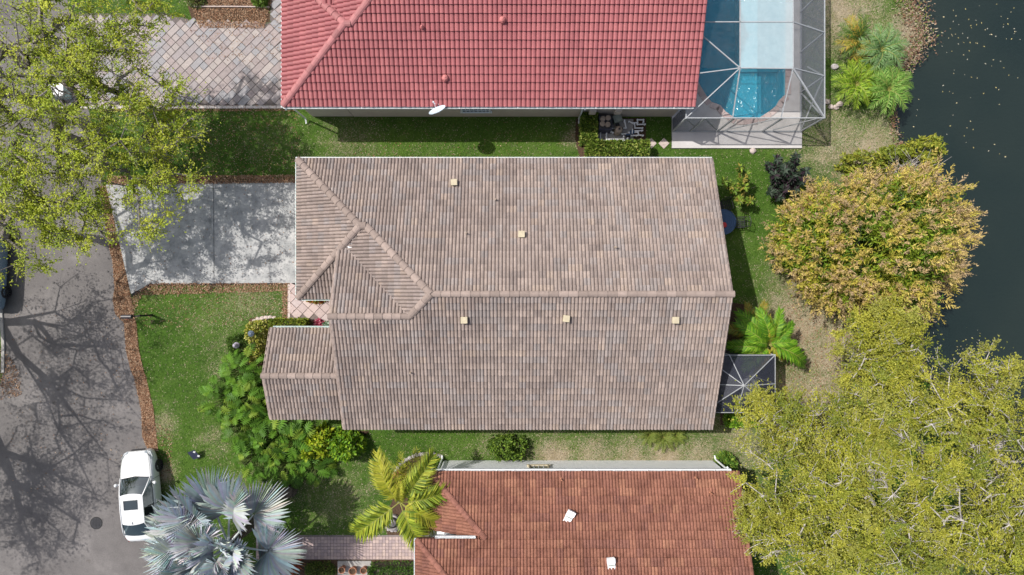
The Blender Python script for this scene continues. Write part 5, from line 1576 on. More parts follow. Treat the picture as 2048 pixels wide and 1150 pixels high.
# street trees at the upper left (loose, yellow green)
SG = [(0.34, 0.41, 0.027), (0.27, 0.35, 0.024), (0.41, 0.46, 0.037), (0.19, 0.28, 0.022), (0.46, 0.48, 0.05)]
tree('loose yellow green street tree beside the concrete driveway', (196, 296), 2.3,
     [E(300, 290, 4.6, 2.6, 2.9, 1.3), E(330, 230, 5.2, 1.9, 1.9, 1.0), E(180, 230, 5.6, 3.0, 2.6, 1.3), E(310, 400, 4.6, 1.3, 2.0, .7), E(210, 120, 6.2, 3.2, 2.2, 1.1), E(150, 350, 5.0, 1.9, 1.8, 1.0)],
     200, 23500, (.108, .058), SG, 101, 'bark', .26, 'street trees at the corner', 'street_tree', twig=6, spread=(.44, .44, .2), clump=.85, twig_r=.009, gap=(W(129, 188, .6), (0, 0, 31), .42))
tree('tallest street tree with dark limbs at the top corner', (92, 214), 3.2,
     [E(60, 110, 6.6, 3.4, 3.0, 1.3), E(130, 40, 6.4, 3.0, 2.2, 1.2), E(20, 250, 6.2, 2.8, 2.6, 1.2), E(280, 30, 6.0, 3.2, 1.2, .9)],
     160, 21500, (.108, .058), SG, 102, 'bark', .3, 'street trees at the corner', 'street_tree', twig=6, spread=(.46, .46, .2), clump=.85, twig_r=.009, gap=(W(129, 188, .6), (0, 0, 31), .42))
tree('street tree with its crown over the asphalt and the blue grey car', (10, 420), 2.6,
     [E(60, 420, 5.2, 3.0, 2.4, 1.2), E(170, 430, 4.8, 2.3, 1.6, .9), E(40, 520, 4.0, .9, 1.1, .8), E(-20, 330, 5.4, 2.2, 2.6, 1.2)],
     140, 19500, (.108, .058), SG, 103, 'bark', .24, 'street trees at the corner', 'street_tree', twig=6, spread=(.44, .44, .2), clump=.85, twig_r=.009, gap=(W(129, 188, .6), (0, 0, 31), .42))
# trees beyond the left edge of the view that shade the street
def over(px, py, h):
    """the point at height h whose shadow falls on the ground at a photo position"""
    g_ = W(px, py); return (g_.x - .67 * h, g_.y + .30 * h, h)


LIMBS = [[[(0, 645, 2.4), (110, 624, 4.2), (190, 596, 5.4), (245, 560, 6.4)], [(0, 645, 2.4), (75, 645, 4.0), (150, 664, 5.2), (215, 692, 6.2), (300, 705, 7.2)], [(75, 645, 4.0), (110, 690, 4.8), (190, 692, 5.8), (255, 690, 6.6)],
          [(0, 645, 2.4), (40, 712, 3.8), (90, 790, 5.0), (118, 862, 6.0), (150, 905, 6.8), (196, 1000, 7.8)], [(40, 712, 3.8), (98, 762, 4.9), (150, 830, 6.0), (215, 912, 7.2)], [(98, 762, 4.9), (170, 796, 6.0), (240, 800, 6.9)], [(0, 645, 2.4), (-40, 720, 4), (-30, 800, 5.5)]],
         [[(-22, 842, 2.4), (6, 905, 4.0), (26, 960, 5.2), (44, 1030, 6.4), (70, 1100, 7.4)], [(26, 960, 5.2), (95, 1002, 6.2), (160, 1045, 7.2)], [(6, 905, 4.0), (70, 925, 5.2), (130, 960, 6.2), (185, 985, 7.0)], [(-22, 842, 2.4), (-50, 960, 5.0), (-60, 1060, 6.6)]]]
for i, (bx_, by_, ncl, nl) in enumerate(((-62, 616, 70, 15000), (-84, 816, 60, 13000))):
    lims = [[over(*p) for p in lb] for lb in LIMBS[i]]
    rg_ = np.random.default_rng(130 + i)
    spots_ = []
    for lb in lims:
        for q0, q1 in zip(lb[1:-1], lb[2:]):
            for _ in range(5): spots_.append(np.array(q0) + (np.array(q1) - np.array(q0)) * rg_.uniform(0, 1.15) + rg_.normal(0, 1, 3) * [1.1, 1.1, .5])
    fk = over(*((0, 645, 2.4), (-22, 842, 2.4))[i]); bb = W(bx_, by_)
    ce = over(*((150, 760, 7.6), (60, 985, 7.4))[i])
    tree(('bare limbed tree beyond the street kerb shading the asphalt', 'wide thin tree beyond the street shading the asphalt near the white car')[i], (bx_, by_), 2.4,
         [(ce[0], ce[1], ce[2], (4.2, 3.2)[i], (4.6, 3.4)[i], 1.1)], ncl, nl, (.11, .062), SG, 120 + i, 'bark', .26, 'trees beyond the street', 'shade_tree', twig=4, spread=(.5, .5, .2), clump=.45,
         lean=(fk[0] - bb.x, fk[1] - bb.y), limbs=lims, cl_extra=np.array(spots_))

# big yellow green trees at the lower right
YG = [(0.34, 0.34, 0.034), (0.26, 0.285, 0.028), (0.40, 0.385, 0.05), (0.13, 0.18, 0.022), (0.33, 0.33, 0.07)]
tree('broad yellow green tree between the terracotta roof and the lake', (1640, 930), 3.0,
     [E(1640, 960, 5.4, 3.6, 4.2, 1.5), E(1590, 850, 5.0, 2.5, 1.7, 1.2), E(1740, 1090, 5.6, 3.6, 2.6, 1.5), E(1560, 1040, 4.9, 1.9, 2.4, 1.2), E(1760, 880, 5.8, 2.8, 2.8, 1.4)],
     430, 118000, (.108, .052), YG, 201, 'palebark', .34, 'yellow green trees by the lake', 'lakeside_tree', twig=7, spread=(.37, .37, .2), clump=.8, twig_r=.014, bare=.05)
tree('grey limbed yellow green tree at the lower right corner', (1900, 930), 3.0,
     [E(1960, 930, 6.2, 3.8, 4.6, 1.6), E(1985, 770, 5.4, 2.2, 2.0, 1.2), E(1900, 1090, 6.0, 4.0, 2.6, 1.5), E(2070, 1060, 6.0, 2.6, 3.6, 1.4)],
     400, 98000, (.108, .052), YG, 202, 'palebark', .36, 'yellow green trees by the lake', 'lakeside_tree', twig=7, spread=(.37, .37, .2), clump=.8, twig_r=.014, bare=.08)
tree('smaller yellow green tree against the blossoming tree on the bank', (1765, 700), 2.2,
     [E(1768, 690, 4.4, 1.9, 2.0, 1.3), E(1765, 780, 4.8, 1.9, 1.6, 1.1), E(1714, 705, 3.6, .7, .8, .6)],
     130, 40000, (.108, .052), YG, 203, 'palebark', .16, 'yellow green trees by the lake', 'lakeside_tree', twig=4, spread=(.36, .36, .22), clump=.8, twig_r=.012, bare=.04)

# blossoming tree on the bank: dense dome of drooping leaves with tan flower panicles
rg = np.random.default_rng(300)
mc = W(1742, 478, 2.4)
root = thing('blossoming_tree', 'dense round tree covered in tan flower spikes on the lake bank', 'tree', W(1745, 480))
ME = [E(1735, 485, 2.2, 3.8, 2.9, 2.8), E(1822, 440, 2.2, 1.9, 2.2, 2.2), E(1645, 475, 2.0, 2.0, 1.8, 2.1), E(1795, 556, 2.0, 2.0, 1.6, 2.0), E(1690, 540, 1.9, 1.6, 1.4, 1.8)]
ncl = 620
cl = ell_points(ME, ncl, rg, .12)
cl = cl[cl[:, 2] > 0.5]
# keep only the outer surface of the union
keep = np.ones(len(cl), bool)
for e in ME:
    q = ((cl - np.array(e[:3])) / np.array(e[3:])); keep &= (q ** 2).sum(1) > .62
cl = cl[keep]; ncl = len(cl)
centre = np.array([mc.x, mc.y, 0.6])
out = unit(cl - centre)
n = 36000; ci = rg.integers(0, ncl, n)
P = cl[ci] + rg.normal(0, .26, (n, 3)) - out[ci] * rg.uniform(.05, .5, n)[:, None]
A = unit(out[ci] * .5 + rg.normal(0, .6, (n, 3)) - [0, 0, .25]); N = unit(out[ci] * .4 + rg.normal(0, .5, (n, 3)) + [0, 0, .7])
GC = pick([(0.14, 0.25, 0.022), (0.22, 0.31, 0.025), (0.32, 0.33, 0.03), (0.09, 0.16, 0.018)], ncl, rg, .1)
V, F, C = rhombi(P, A, N, .26 * rg.uniform(.7, 1.3, n), .07, GC[ci] * rg.uniform(.75, 1.25, n)[:, None], .18)
put('crown', np_mesh('crown', V, F, C, MAT['leaf']), root)
# panicles: a cone of short sprigs along an axis
npn = 2900; ci = rg.integers(0, ncl, npn)
wgt = vnoise(cl[:, 0] * .9, cl[:, 1] * .9, 12)
ok = rg.uniform(0, 1, npn) < (.45 + .8 * wgt[ci]); ci = ci[ok]; npn = len(ci)
PB = cl[ci] + out[ci] * .26 + rg.normal(0, .27, (npn, 3)) * [1, 1, .4]; PA = unit(out[ci] * .9 + rg.normal(0, .40, (npn, 3)) + [0, 0, .35]); PL = rg.uniform(.40, .76, npn)
m_ = 17
f = np.linspace(.08, 1, m_)[None, :].repeat(npn, 0)
side = unit(np.cross(PA[:, None, :], rg.normal(0, 1, (npn, m_, 3))))
SP = PB[:, None] + PA[:, None] * (f * PL[:, None])[..., None]
SA = unit(side * 1.0 + PA[:, None] * .8); SL = (.27 * (1.08 - f)) + .03
BC = pick([(0.58, 0.45, 0.16), (0.58, 0.46, 0.12), (0.52, 0.38, 0.19), (0.45, 0.33, 0.19), (0.54, 0.48, 0.08)], npn, rg, .12)
V, F, C = rhombi(SP.reshape(-1, 3), SA.reshape(-1, 3), unit(rg.normal(0, 1, (npn * m_, 3)) + [0, 0, .6]), SL.reshape(-1), .05, np.repeat(BC, m_, 0))
put('blossom', np_mesh('blossom', V, F, C, MAT['leaf']), root)
sk = cl[rg.choice(ncl, 90, replace=False)]
nodes, par, r = skeleton((mc.x, mc.y, 0), (mc.x, mc.y, 1.1), sk - out[:1] * 0 - unit(sk - centre) * .3, rg, .24)
mb = MB(); skel_mesh(mb, nodes, par, r); mb.build('trunk', MAT['bark'], root)


# ---- shrubs and hedges
def shrub(name, label, px, py, rx, ry, h, n, leaf, cols, seed, mat='glossleaf', group=None, z0=0.0, up=.5, cat='shrub', stems=6, core=0.4, wts=None, box=False, z_extra=0.0, curl=.15, clus=0):
    rg = np.random.default_rng(seed); c = W(px, py)
    root = thing(name, label, cat, c, group)
    if box:
        P = rg.uniform(-1, 1, (n, 3)); f = rg.integers(0, 3, n); s = np.sign(P[np.arange(n), f]); P[np.arange(n), f] = np.where(rg.uniform(0, 1, n) < .7, s * rg.uniform(.8, 1, n), P[np.arange(n), f])
        top = rg.uniform(0, 1, n) < .55; P[top, 2] = rg.uniform(.8, 1.05, top.sum())
        D = unit(P + 1e-6) * [.5, .5, 1] + [0, 0, .3]
        P = P * [rx, ry, h / 2] + [c.x, c.y, h / 2]
        P[:, 2] += .10 * h * (vnoise(P[:, 0] * 3, P[:, 1] * 3, seed) - .5)
    else:
        D = unit(rg.normal(0, 1, (n, 3))); D[:, 2] = np.abs(D[:, 2]); r = rg.uniform(core, 1, n) ** .5
        w_ = .75 + .5 * vnoise(D[:, 0] * 2 + 5, D[:, 1] * 2 + 5, seed)
        P = D * (r * w_)[:, None] * [rx, ry, h] + [c.x, c.y, z0]
        if clus:
            cp = P[rg.choice(n, clus)]; ci = rg.integers(0, clus, n); P = cp[ci] + rg.normal(0, .05, (n, 3)); D = unit(D + rg.normal(0, .3, (n, 3)))
    A = unit(D * .8 + rg.normal(0, .55, (n, 3)) + [0, 0, up - .5]); N = unit(rg.normal(0, .5, (n, 3)) + [0, 0, 1])
    C = pick(cols, n, rg, .2, wts)
    V, F, CC = rhombi(P, A, N, leaf[0] * rg.uniform(.7, 1.3, n), leaf[1] * rg.uniform(.7, 1.3, n), C, curl)
    V[:, 2] = np.maximum(V[:, 2], .01)
    put('foliage', np_mesh('foliage', V, F, CC, MAT[mat]), root)
    mb = MB()
    for k in range(stems):
        a = rg.uniform(0, 2 * math.pi); q = rg.uniform(.2, .8)
        mb.tube([(c.x + rg.normal(0, .06), c.y + rg.normal(0, .06), 0), (c.x + rx * q * math.cos(a) * .6, c.y + ry * q * math.sin(a) * .6, h * .4), (c.x + rx * q * math.cos(a), c.y + ry * q * math.sin(a), h * .8)], [.03, .02, .01], 4)
    if box:
        mb.box((c.x, c.y, h * .36), (rx * 1.7, ry * 1.7, h * .7))
    mb.build('stem', MAT['darkbark'], root)
    return root


HG = [(0.10, 0.17, 0.02), (0.16, 0.24, 0.03), (0.06, 0.11, 0.015), (0.28, 0.32, 0.07)]
shrub('hedge', 'clipped green hedge along the west side of the pool equipment', 1174, 264, .38, .72, .9, 2400, (.16, .09), HG, 1, box=True, group='hedge round the pool equipment', cat='hedge')
shrub('hedge', 'clipped green hedge between the pool equipment and the tan roof', 1230, 304, 1.62, .36, .9, 4200, (.16, .09), HG, 2, box=True, group='hedge round the pool equipment', cat='hedge')
YH = [(0.36, 0.34, 0.05), (0.28, 0.30, 0.04), (0.48, 0.44, 0.14), (0.16, 0.22, 0.03)]
shrub('hedge', 'yellow green hedge along the mint gutter of the low wing', 585, 646, .92, .24, .8, 1700, (.13, .08), [(0.18, 0.24, 0.03), (0.28, 0.30, 0.04), (0.12, 0.18, 0.02)], 3, box=True, cat='hedge')
shrub('hedge', 'yellow variegated shrub curving round the corner of the low wing', 520, 668, .62, .78, .9, 2300, (.13, .085), YH, 4, core=.55, cat='shrub')
shrub('hedge', 'yellow variegated shrub nearest the dark leafy plants', 516, 702, .50, .55, .9, 1300, (.13, .085), YH, 5, core=.55, cat='shrub')
shrub('bush', 'round dark green clipped bush with an ornament on it', 479, 690, .62, .66, .6, 2600, (.09, .055), [(0.06, 0.12, 0.015), (0.09, 0.16, 0.02), (0.04, 0.08, 0.012)], 6, core=.7)
shrub('hedge', 'bright green low hedge beside the black screen room', 1497, 836, 1.35, .30, .55, 2600, (.15, .10), [(0.16, 0.30, 0.02), (0.22, 0.36, 0.03), (0.10, 0.22, 0.02)], 7, box=True, cat='hedge')
shrub('hedge', 'dark green hedge between the pots and the terracotta house', 789, 1140, 1.22, .52, .8, 3600, (.10, .06), [(0.05, 0.11, 0.015), (0.08, 0.15, 0.02), (0.03, 0.07, 0.012)], 8, box=True, cat='hedge')
shrub('bush', 'dark low bush in the mulch between the silver palm and the pots', 640, 1138, .85, .42, .5, 1700, (.11, .06), [(0.09, 0.14, 0.02), (0.05, 0.09, 0.015), (0.16, 0.18, 0.04)], 9, core=.5)
shrub('bush', 'green garden bush with a red flower between the two lower houses', 1016, 889, 1.15, .78, 1.3, 2300, (.17, .08), [(0.10, 0.18, 0.02), (0.16, 0.24, 0.03), (0.06, 0.11, 0.015)], 10, core=.3, stems=14, clus=190)
shrub('bush', 'small round green bush at the mulch bed corner in the paver driveway', 523, 4, .42, .36, .6, 800, (.12, .07), [(0.09, 0.17, 0.02), (0.14, 0.23, 0.03)], 11, core=.5)
shrub('bush', 'dull green low plant at the west end of the mulch bed', 395, 4, .5, .35, .4, 500, (.12, .06), [(0.09, 0.13, 0.03), (0.12, 0.16, 0.03)], 12, core=.4)
shrub('bush', 'green bush against the white downspout of the terracotta house', 868, 930, .48, .46, .7, 1100, (.13, .07), [(0.06, 0.14, 0.015), (0.10, 0.19, 0.02)], 13, core=.5)
shrub('bush', 'broad leaved green bush at the eastern corner of the bluish wall', 1448, 922, .5, .45, .8, 700, (.22, .12), [(0.07, 0.15, 0.02), (0.12, 0.22, 0.03), (0.2, .28, .04)], 14, core=.4)
shrub('bush', 'green and red leaved plant under the garage gutter', 634, 600, .52, .12, .4, 260, (.15, .08), [(0.12, 0.20, 0.03), (0.40, 0.10, 0.03), (0.26, 0.28, 0.04)], 15, core=.3)
shrub('flower', 'bright pink flowering plant in the dark soil by the gable', 640, 648, .25, .24, .35, 260, (.16, .07), [(0.50, 0.06, 0.14), (0.38, 0.03, 0.10), (0.55, 0.25, 0.28)], 16, core=.2, cat='plant')
shrub('flower', 'pale green and white plant beside the pink flowers', 655, 651, .2, .2, .35, 180, (.16, .07), [(0.30, 0.45, 0.30), (0.08, 0.22, 0.08), (0.5, .6, .5)], 17, core=.2, cat='plant')
RD = [(0.45, 0.09, 0.05), (0.52, 0.16, 0.08), (0.38, 0.08, 0.07), (0.42, 0.22, 0.08)]
shrub('bromeliad', 'pinkish red spiky plant inside the stone border', 797, 962, .26, .5, .45, 380, (.34, .05), [(0.45, 0.14, 0.12), (0.50, 0.20, 0.16), (0.4, 0.10, 0.09)], 18, core=.1, cat='plant')
shrub('bromeliad', 'orange red spiky plants against the terracotta roof corner', 842, 972, .46, .5, .45, 620, (.36, .055), RD, 19, core=.1, cat='plant')
shrub('bromeliad', 'orange red spiky plant between the silver palm and the brick walk', 575, 1122, .62, .48, .5, 560, (.5, .06), RD, 20, core=.1, cat='plant')
# lime coloured shrub and split leaf plants round the low wing
LG = [(0.26, 0.36, 0.015), (0.33, 0.40, 0.02), (0.16, 0.26, 0.015), (0.38, 0.42, 0.03)]
shrub('shrub', 'lime yellow leafy shrub below the low wing', 643, 882, .95, .88, 1.5, 2300, (.26, .12), LG, 21, core=.45, clus=150)
shrub('shrub', 'bright green leafy shrub at the corner of the main roof', 698, 882, 1.0, .80, 1.6, 2100, (.24, .12), [(0.12, 0.26, 0.015), (0.18, 0.32, 0.02), (0.24, 0.36, 0.02), (0.07, .15, .012)], 22, core=.4, clus=150)

UG = [(0.05, 0.13, 0.014), (0.08, 0.18, 0.018), (0.03, 0.08, 0.01)]
shrub('shrub', 'dark green undergrowth shrub beneath the split leaf plants west of the low wing', 500, 808, 1.25, 1.7, 1.0, 2600, (.24, .12), UG, 23, core=.3, clus=200)
shrub('shrub', 'dark green undergrowth shrub beneath the split leaf plants south of the low wing', 570, 890, 2.0, 1.0, 1.0, 3000, (.24, .12), UG, 24, core=.3, clus=220)

# upright glossy plants near the patio
def glossy(label, px, py, stalks, cols, seed, leaf=(.34, .15), name='glossy_shrub', grp=None):
    rg = np.random.default_rng(seed); c = W(px, py); root = thing(name, label, 'shrub', c, grp)
    Ps = []; As = []; Cs = []; mb = MB()
    for sx, sy, h in stalks:
        q = W(sx, sy, h); bx = Vector((c.x + rg.normal(0, .12), c.y + rg.normal(0, .12), 0)); m1 = bx.lerp(q, .5) + Vector((rg.normal(0, .05), rg.normal(0, .05), .1))
        mb.tube([bx, m1, q], [.03, .025, .012], 5)
        k = int(80 + h * 16)
        for i in range(k):
            f = .35 + .65 * i / k; p = (bx.lerp(m1, f * 2) if f < .5 else m1.lerp(q, f * 2 - 1)); a = i * 2.4 + rg.normal(0, .3)
            Ps.append(p); As.append((math.cos(a), math.sin(a), .55 * f + rg.normal(0, .2))); Cs.append(np.array(cols[rg.integers(len(cols))]) * rg.uniform(.7, 1.3))
    P = np.array(Ps); A = unit(np.array(As)); n = len(P)
    V, F, C = rhombi(P, A, unit(rg.normal(0, .25, (n, 3)) + [0, 0, 1]), leaf[0] * rg.uniform(.7, 1.2, n), leaf[1], np.array(Cs), .2)
    put('foliage', np_mesh('foliage', V, F, C, MAT['glossleaf']), root); mb.build('stem', MAT['darkbark'], root)


glossy('dark purple leaved shrub beside the blossoming tree', 1566, 372, [(1553, 316, 1.5), (1592, 312, 1.9), (1535, 330, 1.4), (1568, 340, 2.0), (1612, 340, 1.3), (1585, 350, 1.8), (1548, 350, 1.6), (1538, 384, 1.0), (1570, 380, 1.2), (1555, 396, .9), (1605, 362, 1.2), (1590, 378, 1.0), (1560, 330, 1.5), (1578, 328, 1.4)],
       [(0.020, 0.038, 0.022), (0.032, 0.052, 0.030), (0.026, 0.024, 0.024), (0.05, 0.072, 0.05), (.04, .024, .034)], 31)
glossy('young green fruit tree with reddish tips by the patio table', 1478, 388, [(1480, 333, 2.0), (1447, 362, 1.6), (1492, 346, 1.6), (1468, 380, 1.3), (1490, 372, 1.6), (1502, 402, 1.2), (1478, 402, 1.3), (1462, 372, 1.3), (1486, 358, 1.7)],
       [(0.10, 0.17, 0.02), (0.16, 0.24, 0.03), (0.06, 0.10, 0.015), (0.24, 0.20, 0.04), (.2, .28, .03)], 32, (.30, .10))
# scrub on the bank above the blossoming tree
shrub('bush', 'yellow green scrub bush overhanging the water at the bank', 1822, 315, 1.0, 1.15, 1.9, 1500, (.22, .10), [(0.24, 0.27, 0.03), (0.17, 0.22, 0.025), (0.32, 0.32, 0.04)], 33, 'leaf', core=.35, stems=16, clus=120)
shrub('bush', 'loose yellow green scrub bush between the lawn and the dead twigs', 1718, 333, 1.25, .80, 1.6, 1300, (.22, .10), [(0.24, 0.27, 0.03), (0.16, 0.21, 0.025), (0.30, 0.30, 0.04)], 34, 'leaf', core=.35, stems=16, clus=110)
shrub('bush', 'small yellow green scrub bush on the bank edge beside the path of bare soil', 1770, 318, .85, .7, 1.4, 800, (.22, .10), [(0.22, 0.26, 0.03), (0.16, 0.21, 0.025)], 35, 'leaf', core=.3, stems=10, clus=70)
rg = np.random.default_rng(36); c = W(1795, 352); root = thing('dead_bush', 'tangle of bare pale grey twigs on the bank', 'bush', c)
mb = MB()
for k in range(150):
    a = rg.uniform(0, 2 * math.pi); L = rg.uniform(.5, 1.6); e_ = rg.uniform(.2, 1.1); p = np.array([c.x + rg.normal(0, .35), c.y + rg.normal(0, .25), rg.uniform(.2, 1.2)])
    d = np.array([math.cos(a) * math.cos(e_), math.sin(a) * math.cos(e_) * .7, math.sin(e_)]); q = p + d * L * .5 + rg.normal(0, .08, 3); mb.tube([p, q, q + (d + rg.normal(0, .25, 3)) * L * .5], [.022, .015, .006], 4, cap=False)
mb.build('branch', MAT['palebark'], root)


# ---- split leaf plants: each large leaf a part
def split_leaf(col, seed):
    rg = random.Random(seed); vs = []; fs = []
    n = 8
    for i in range(n + 1): t = i / n; vs.append((t, 0, .10 * math.sin(math.pi * t) - .12 * t * t))
    for sgn in (1, -1):
        for i in range(n):
            t = (i + .5) / n; w = .56 * (math.sin(math.pi * (.12 + .83 * t)) ** .8) * rg.uniform(.85, 1.1)
            ang = math.radians(112 - 88 * t); dx, dy = math.cos(ang) * w, sgn * math.sin(ang) * w
            mx_, my_ = t + dx * .6, dy * .6
            b0 = len(vs); z = vs[i][2]
            vs += [(mx_ - .05, my_, z + .03), (mx_ + .055, my_ - sgn * .02, z + .03), (t + dx, dy, z - .07)]
            f = [(i, i + 1, b0 + 1, b0), (b0, b0 + 1, b0 + 2)]
            if sgn < 0: f = [q[::-1] for q in f]
            fs += f
    vs.append((1.18, 0, -.16)); fs.append((n, n - 1, len(vs) - 1))
    k = rg.uniform(.8, 1.2)
    m_ = MB(); m_.add(vs, fs, tuple(c * k for c in col)); return m_.mesh('leaf', MAT['glossleaf'])


SL = [split_leaf(c, i) for i, c in enumerate([(0.08, 0.175, 0.014), (0.115, 0.225, 0.018), (0.05, 0.12, 0.012), (0.18, 0.27, 0.03), (0.085, 0.19, 0.018), (0.065, 0.15, 0.014)])]


def split_plant(label, px, py, n, rad, h, sc, seed):
    rg = random.Random(seed); c = W(px, py); root = thing('split_leaf_plant', label, 'plant', c, 'split leaf plants round the low wing')
    mb = MB()
    n = int(n * 1.9)
    for i in range(n):
        f = (i + .5) / n; a = i * 2.4 + rg.uniform(-.3, .3); r = rad * math.sqrt(f); zz = h * (1 - .55 * f) + rg.uniform(-.1, .1)
        p = Vector((c.x + r * math.cos(a), c.y + r * math.sin(a), max(zz, .15)))
        mb.tube([(c.x, c.y, .05), (c.x + r * .5 * math.cos(a), c.y + r * .5 * math.sin(a), zz * .8), p], [.025, .018, .012], 4, cap=False)
        s = sc * rg.uniform(.55, 1.05)
        M = Matrix.Translation(p) @ Matrix.Rotation(a + rg.uniform(-.4, .4), 4, 'Z') @ Matrix.Rotation(rg.uniform(.05, .85), 4, 'Y') @ Matrix.Rotation(rg.uniform(-.6, .6), 4, 'X') @ Matrix.Scale(s, 4)
        put_at('leaf', SL[rg.randrange(len(SL))], M, root)
    mb.build('stem', m_stem, root)


m_stem = m_plain('green_stem', (0.12, 0.16, 0.04), .6)
for i, (px, py, n, rad, h, sc, lab) in enumerate((
        (468, 792, 24, 1.25, 1.4, .62, 'split leaf plant furthest out on the lawn west of the low wing'), (500, 735, 20, .95, 1.5, .60, 'split leaf plant just below the yellow variegated shrubs'),
        (520, 785, 24, .95, 1.7, .62, 'dark split leaf plant against the west gable of the low wing'), (505, 842, 26, 1.2, 1.6, .64, 'split leaf plant at the lower west corner of the low wing'),
        (560, 872, 28, 1.15, 1.5, .66, 'split leaf plant under the south eave of the low wing'), (522, 903, 22, 1.1, 1.2, .62, 'split leaf plant nearest the silver palm'),
        (585, 918, 24, 1.15, 1.2, .62, 'split leaf plant below the lime shrub, in the middle of the lower row'), (636, 925, 16, .85, 1.0, .58, 'split leaf plant at the east end of the lower row'), (605, 872, 18, .8, 1.6, .6, 'split leaf plant between the eave and the lime shrub'))):
    split_plant(lab, px, py, n, rad, h, sc, 400 + i)


# ---- palms
def pinnate(L, nl, ll, lw, droop, cols, seed, plume=.5, up=.5, mat='leaf', tipcol=None):
    """a feather frond along +X from the origin"""
    rg = np.random.default_rng(seed); vs = []; fs = []; cs = []
    def curve(t): return np.array([L * (t - .10 * t * t), 0, L * (up * t - (up + droop) * t * t)])
    mb = MB()
    mb.tube([curve(t) for t in np.linspace(0, 1, 9)], list(np.linspace(.035, .006, 9)), 4, col=(0.30, 0.30, 0.08))
    for s in (1, -1):
        for i in range(nl):
            t = .14 + .86 * (i + rg.uniform(-.3, .3)) / nl; p = curve(t); e = curve(min(t + .02, 1.02)) - curve(t); e /= np.linalg.norm(e)
            l = ll * (math.sin(math.pi * (.16 + .76 * t)) ** .6) * rg.uniform(.85, 1.12)
            d = np.array([0, s, 0]) * (1 - .35 * t) + e * (.45 + .6 * t) + np.array([0, 0, rg.normal(.15, plume)]); d /= np.linalg.norm(d)
            q = p + d * l * .55; r_ = p + d * l + np.array([0, 0, -l * .28]); w = e * lw * .5
            c = np.array(cols[rg.integers(len(cols))]) * rg.uniform(.8, 1.2)
            if tipcol is not None and rg.uniform() < t * .5: c = np.array(tipcol)
            mb.add([p - w * .6, p + w * .6, q + w, q - w, r_], [(0, 1, 2, 3), (3, 2, 4)] if s > 0 else [(3, 2, 1, 0), (4, 2, 3)], tuple(c))
    return mb.mesh('frond', MAT[mat])


def palm(label, px, py, h, fronds, meshes, seed, group=None, trunk_r=.14, name='palm', crownshaft=False, bark='bark', px_top=None):
    c = W(px, py); root = thing(name, label, 'palm', c, group)
    top = Vector((c.x, c.y, h))
    mb = MB(); mb.tube([(c.x, c.y, 0), (c.x + .02, c.y, h * .5), top], [trunk_r * 1.25, trunk_r, trunk_r * .8], 9); mb.build('trunk', MAT[bark], root)
    rg = random.Random(seed)
    for i, fr in enumerate(fronds):
        az, el, sc = fr[:3]
        M = Matrix.Translation(top) @ Matrix.Rotation(math.radians(az), 4, 'Z') @ Matrix.Rotation(-math.radians(el), 4, 'Y') @ Matrix.Rotation(rg.uniform(-.25, .25), 4, 'X') @ Matrix.Scale(sc, 4)
        put_at('frond', meshes[i % len(meshes)] if len(fr) < 4 else meshes[fr[3]], M, root)
    return root


def under(px, py, h):
    """the ground spot straight below a crown seen at a photo position"""
    q_ = W(px, py, h); return q_.x / S + NX, NY - q_.y / S


YP = [(0.29, 0.35, 0.028), (0.22, 0.29, 0.025), (0.37, 0.40, 0.04), (0.13, 0.20, 0.02)]
fm = [pinnate(3.0, 105, .86, .07, .22, YP, s, .36, .45) for s in (1, 2, 3)] + [pinnate(3.0, 100, .80, .07, .22, [(0.36, 0.37, 0.03), (0.30, 0.33, 0.03), (0.42, .40, .05)], 4, .40, .45)]
palm('yellow green feather palm overhanging the terracotta roof corner', *under(800, 1004, 3.2), 3.2, [(118, 12, .95, 3), (52, 10, 1.0), (12, 4, 1.02), (-28, 5, .85), (-62, 8, 1.0), (-38, -8, .95), (216, 2, 1.08), (80, 45, .5), (128, -15, .6, 3)], fm, 1, trunk_r=.16)
fm2 = [pinnate(1.7, 26, .5, .05, .25, [(0.30, 0.32, 0.03), (0.40, 0.38, 0.04), (.2, .26, .02)], 5, .4, .6)]
palm('small yellowish palm inside the stone border behind the feather palm', 822, 936, .5, [(20 + 45 * i, 25 + 7 * (i % 3), .85 + .08 * (i % 2)) for i in range(8)], fm2, 2, trunk_r=.08)
CP = [(0.09, 0.22, 0.012), (0.13, 0.28, 0.016), (0.06, 0.16, 0.012), (0.19, 0.32, 0.025)]
fm3 = [pinnate(2.3, 56, .60, .085, .34, CP, s, .18, .5, 'glossleaf') for s in (11, 12, 13)] + [pinnate(2.3, 40, .48, .08, .36, [(0.34, 0.26, 0.03), (0.26, 0.30, 0.03)], 14, .2, .5, 'glossleaf')]
palm('bright green broad leaved palm beside the black screen room', *under(1536, 688, 1.9), 1.9, [(150, 30, .95), (110, 35, .9), (75, 30, .85), (95, 40, .7, 3), (40, 25, .75), (10, 38, .6), (-22, 8, 1.12), (-40, 0, .7), (185, 15, .95), (205, 8, .9), (225, 10, .85), (250, 12, .75), (128, 15, 1.0), (170, 45, .6)], fm3, 3, trunk_r=.13)
fm4 = [pinnate(2.0, 40, .5, .075, .34, [(0.07, 0.16, 0.015), (0.05, 0.11, 0.012), (.1, .2, .02)], 15, .2, .5, 'glossleaf'), pinnate(2.0, 40, .5, .075, .34, [(0.26, 0.20, 0.03), (0.16, 0.2, 0.03)], 16, .2, .5, 'glossleaf')]
palm('darker palm in the house shade beneath the tan gable', 1478, 660, 1.5, [(20 + 51 * i, 20 + 9 * (i % 3), .8 + .1 * (i % 2)) if i != 2 else (100, 25, .8, 1) for i in range(8)], fm4, 4, trunk_r=.11)
PE = dict(seed=5)
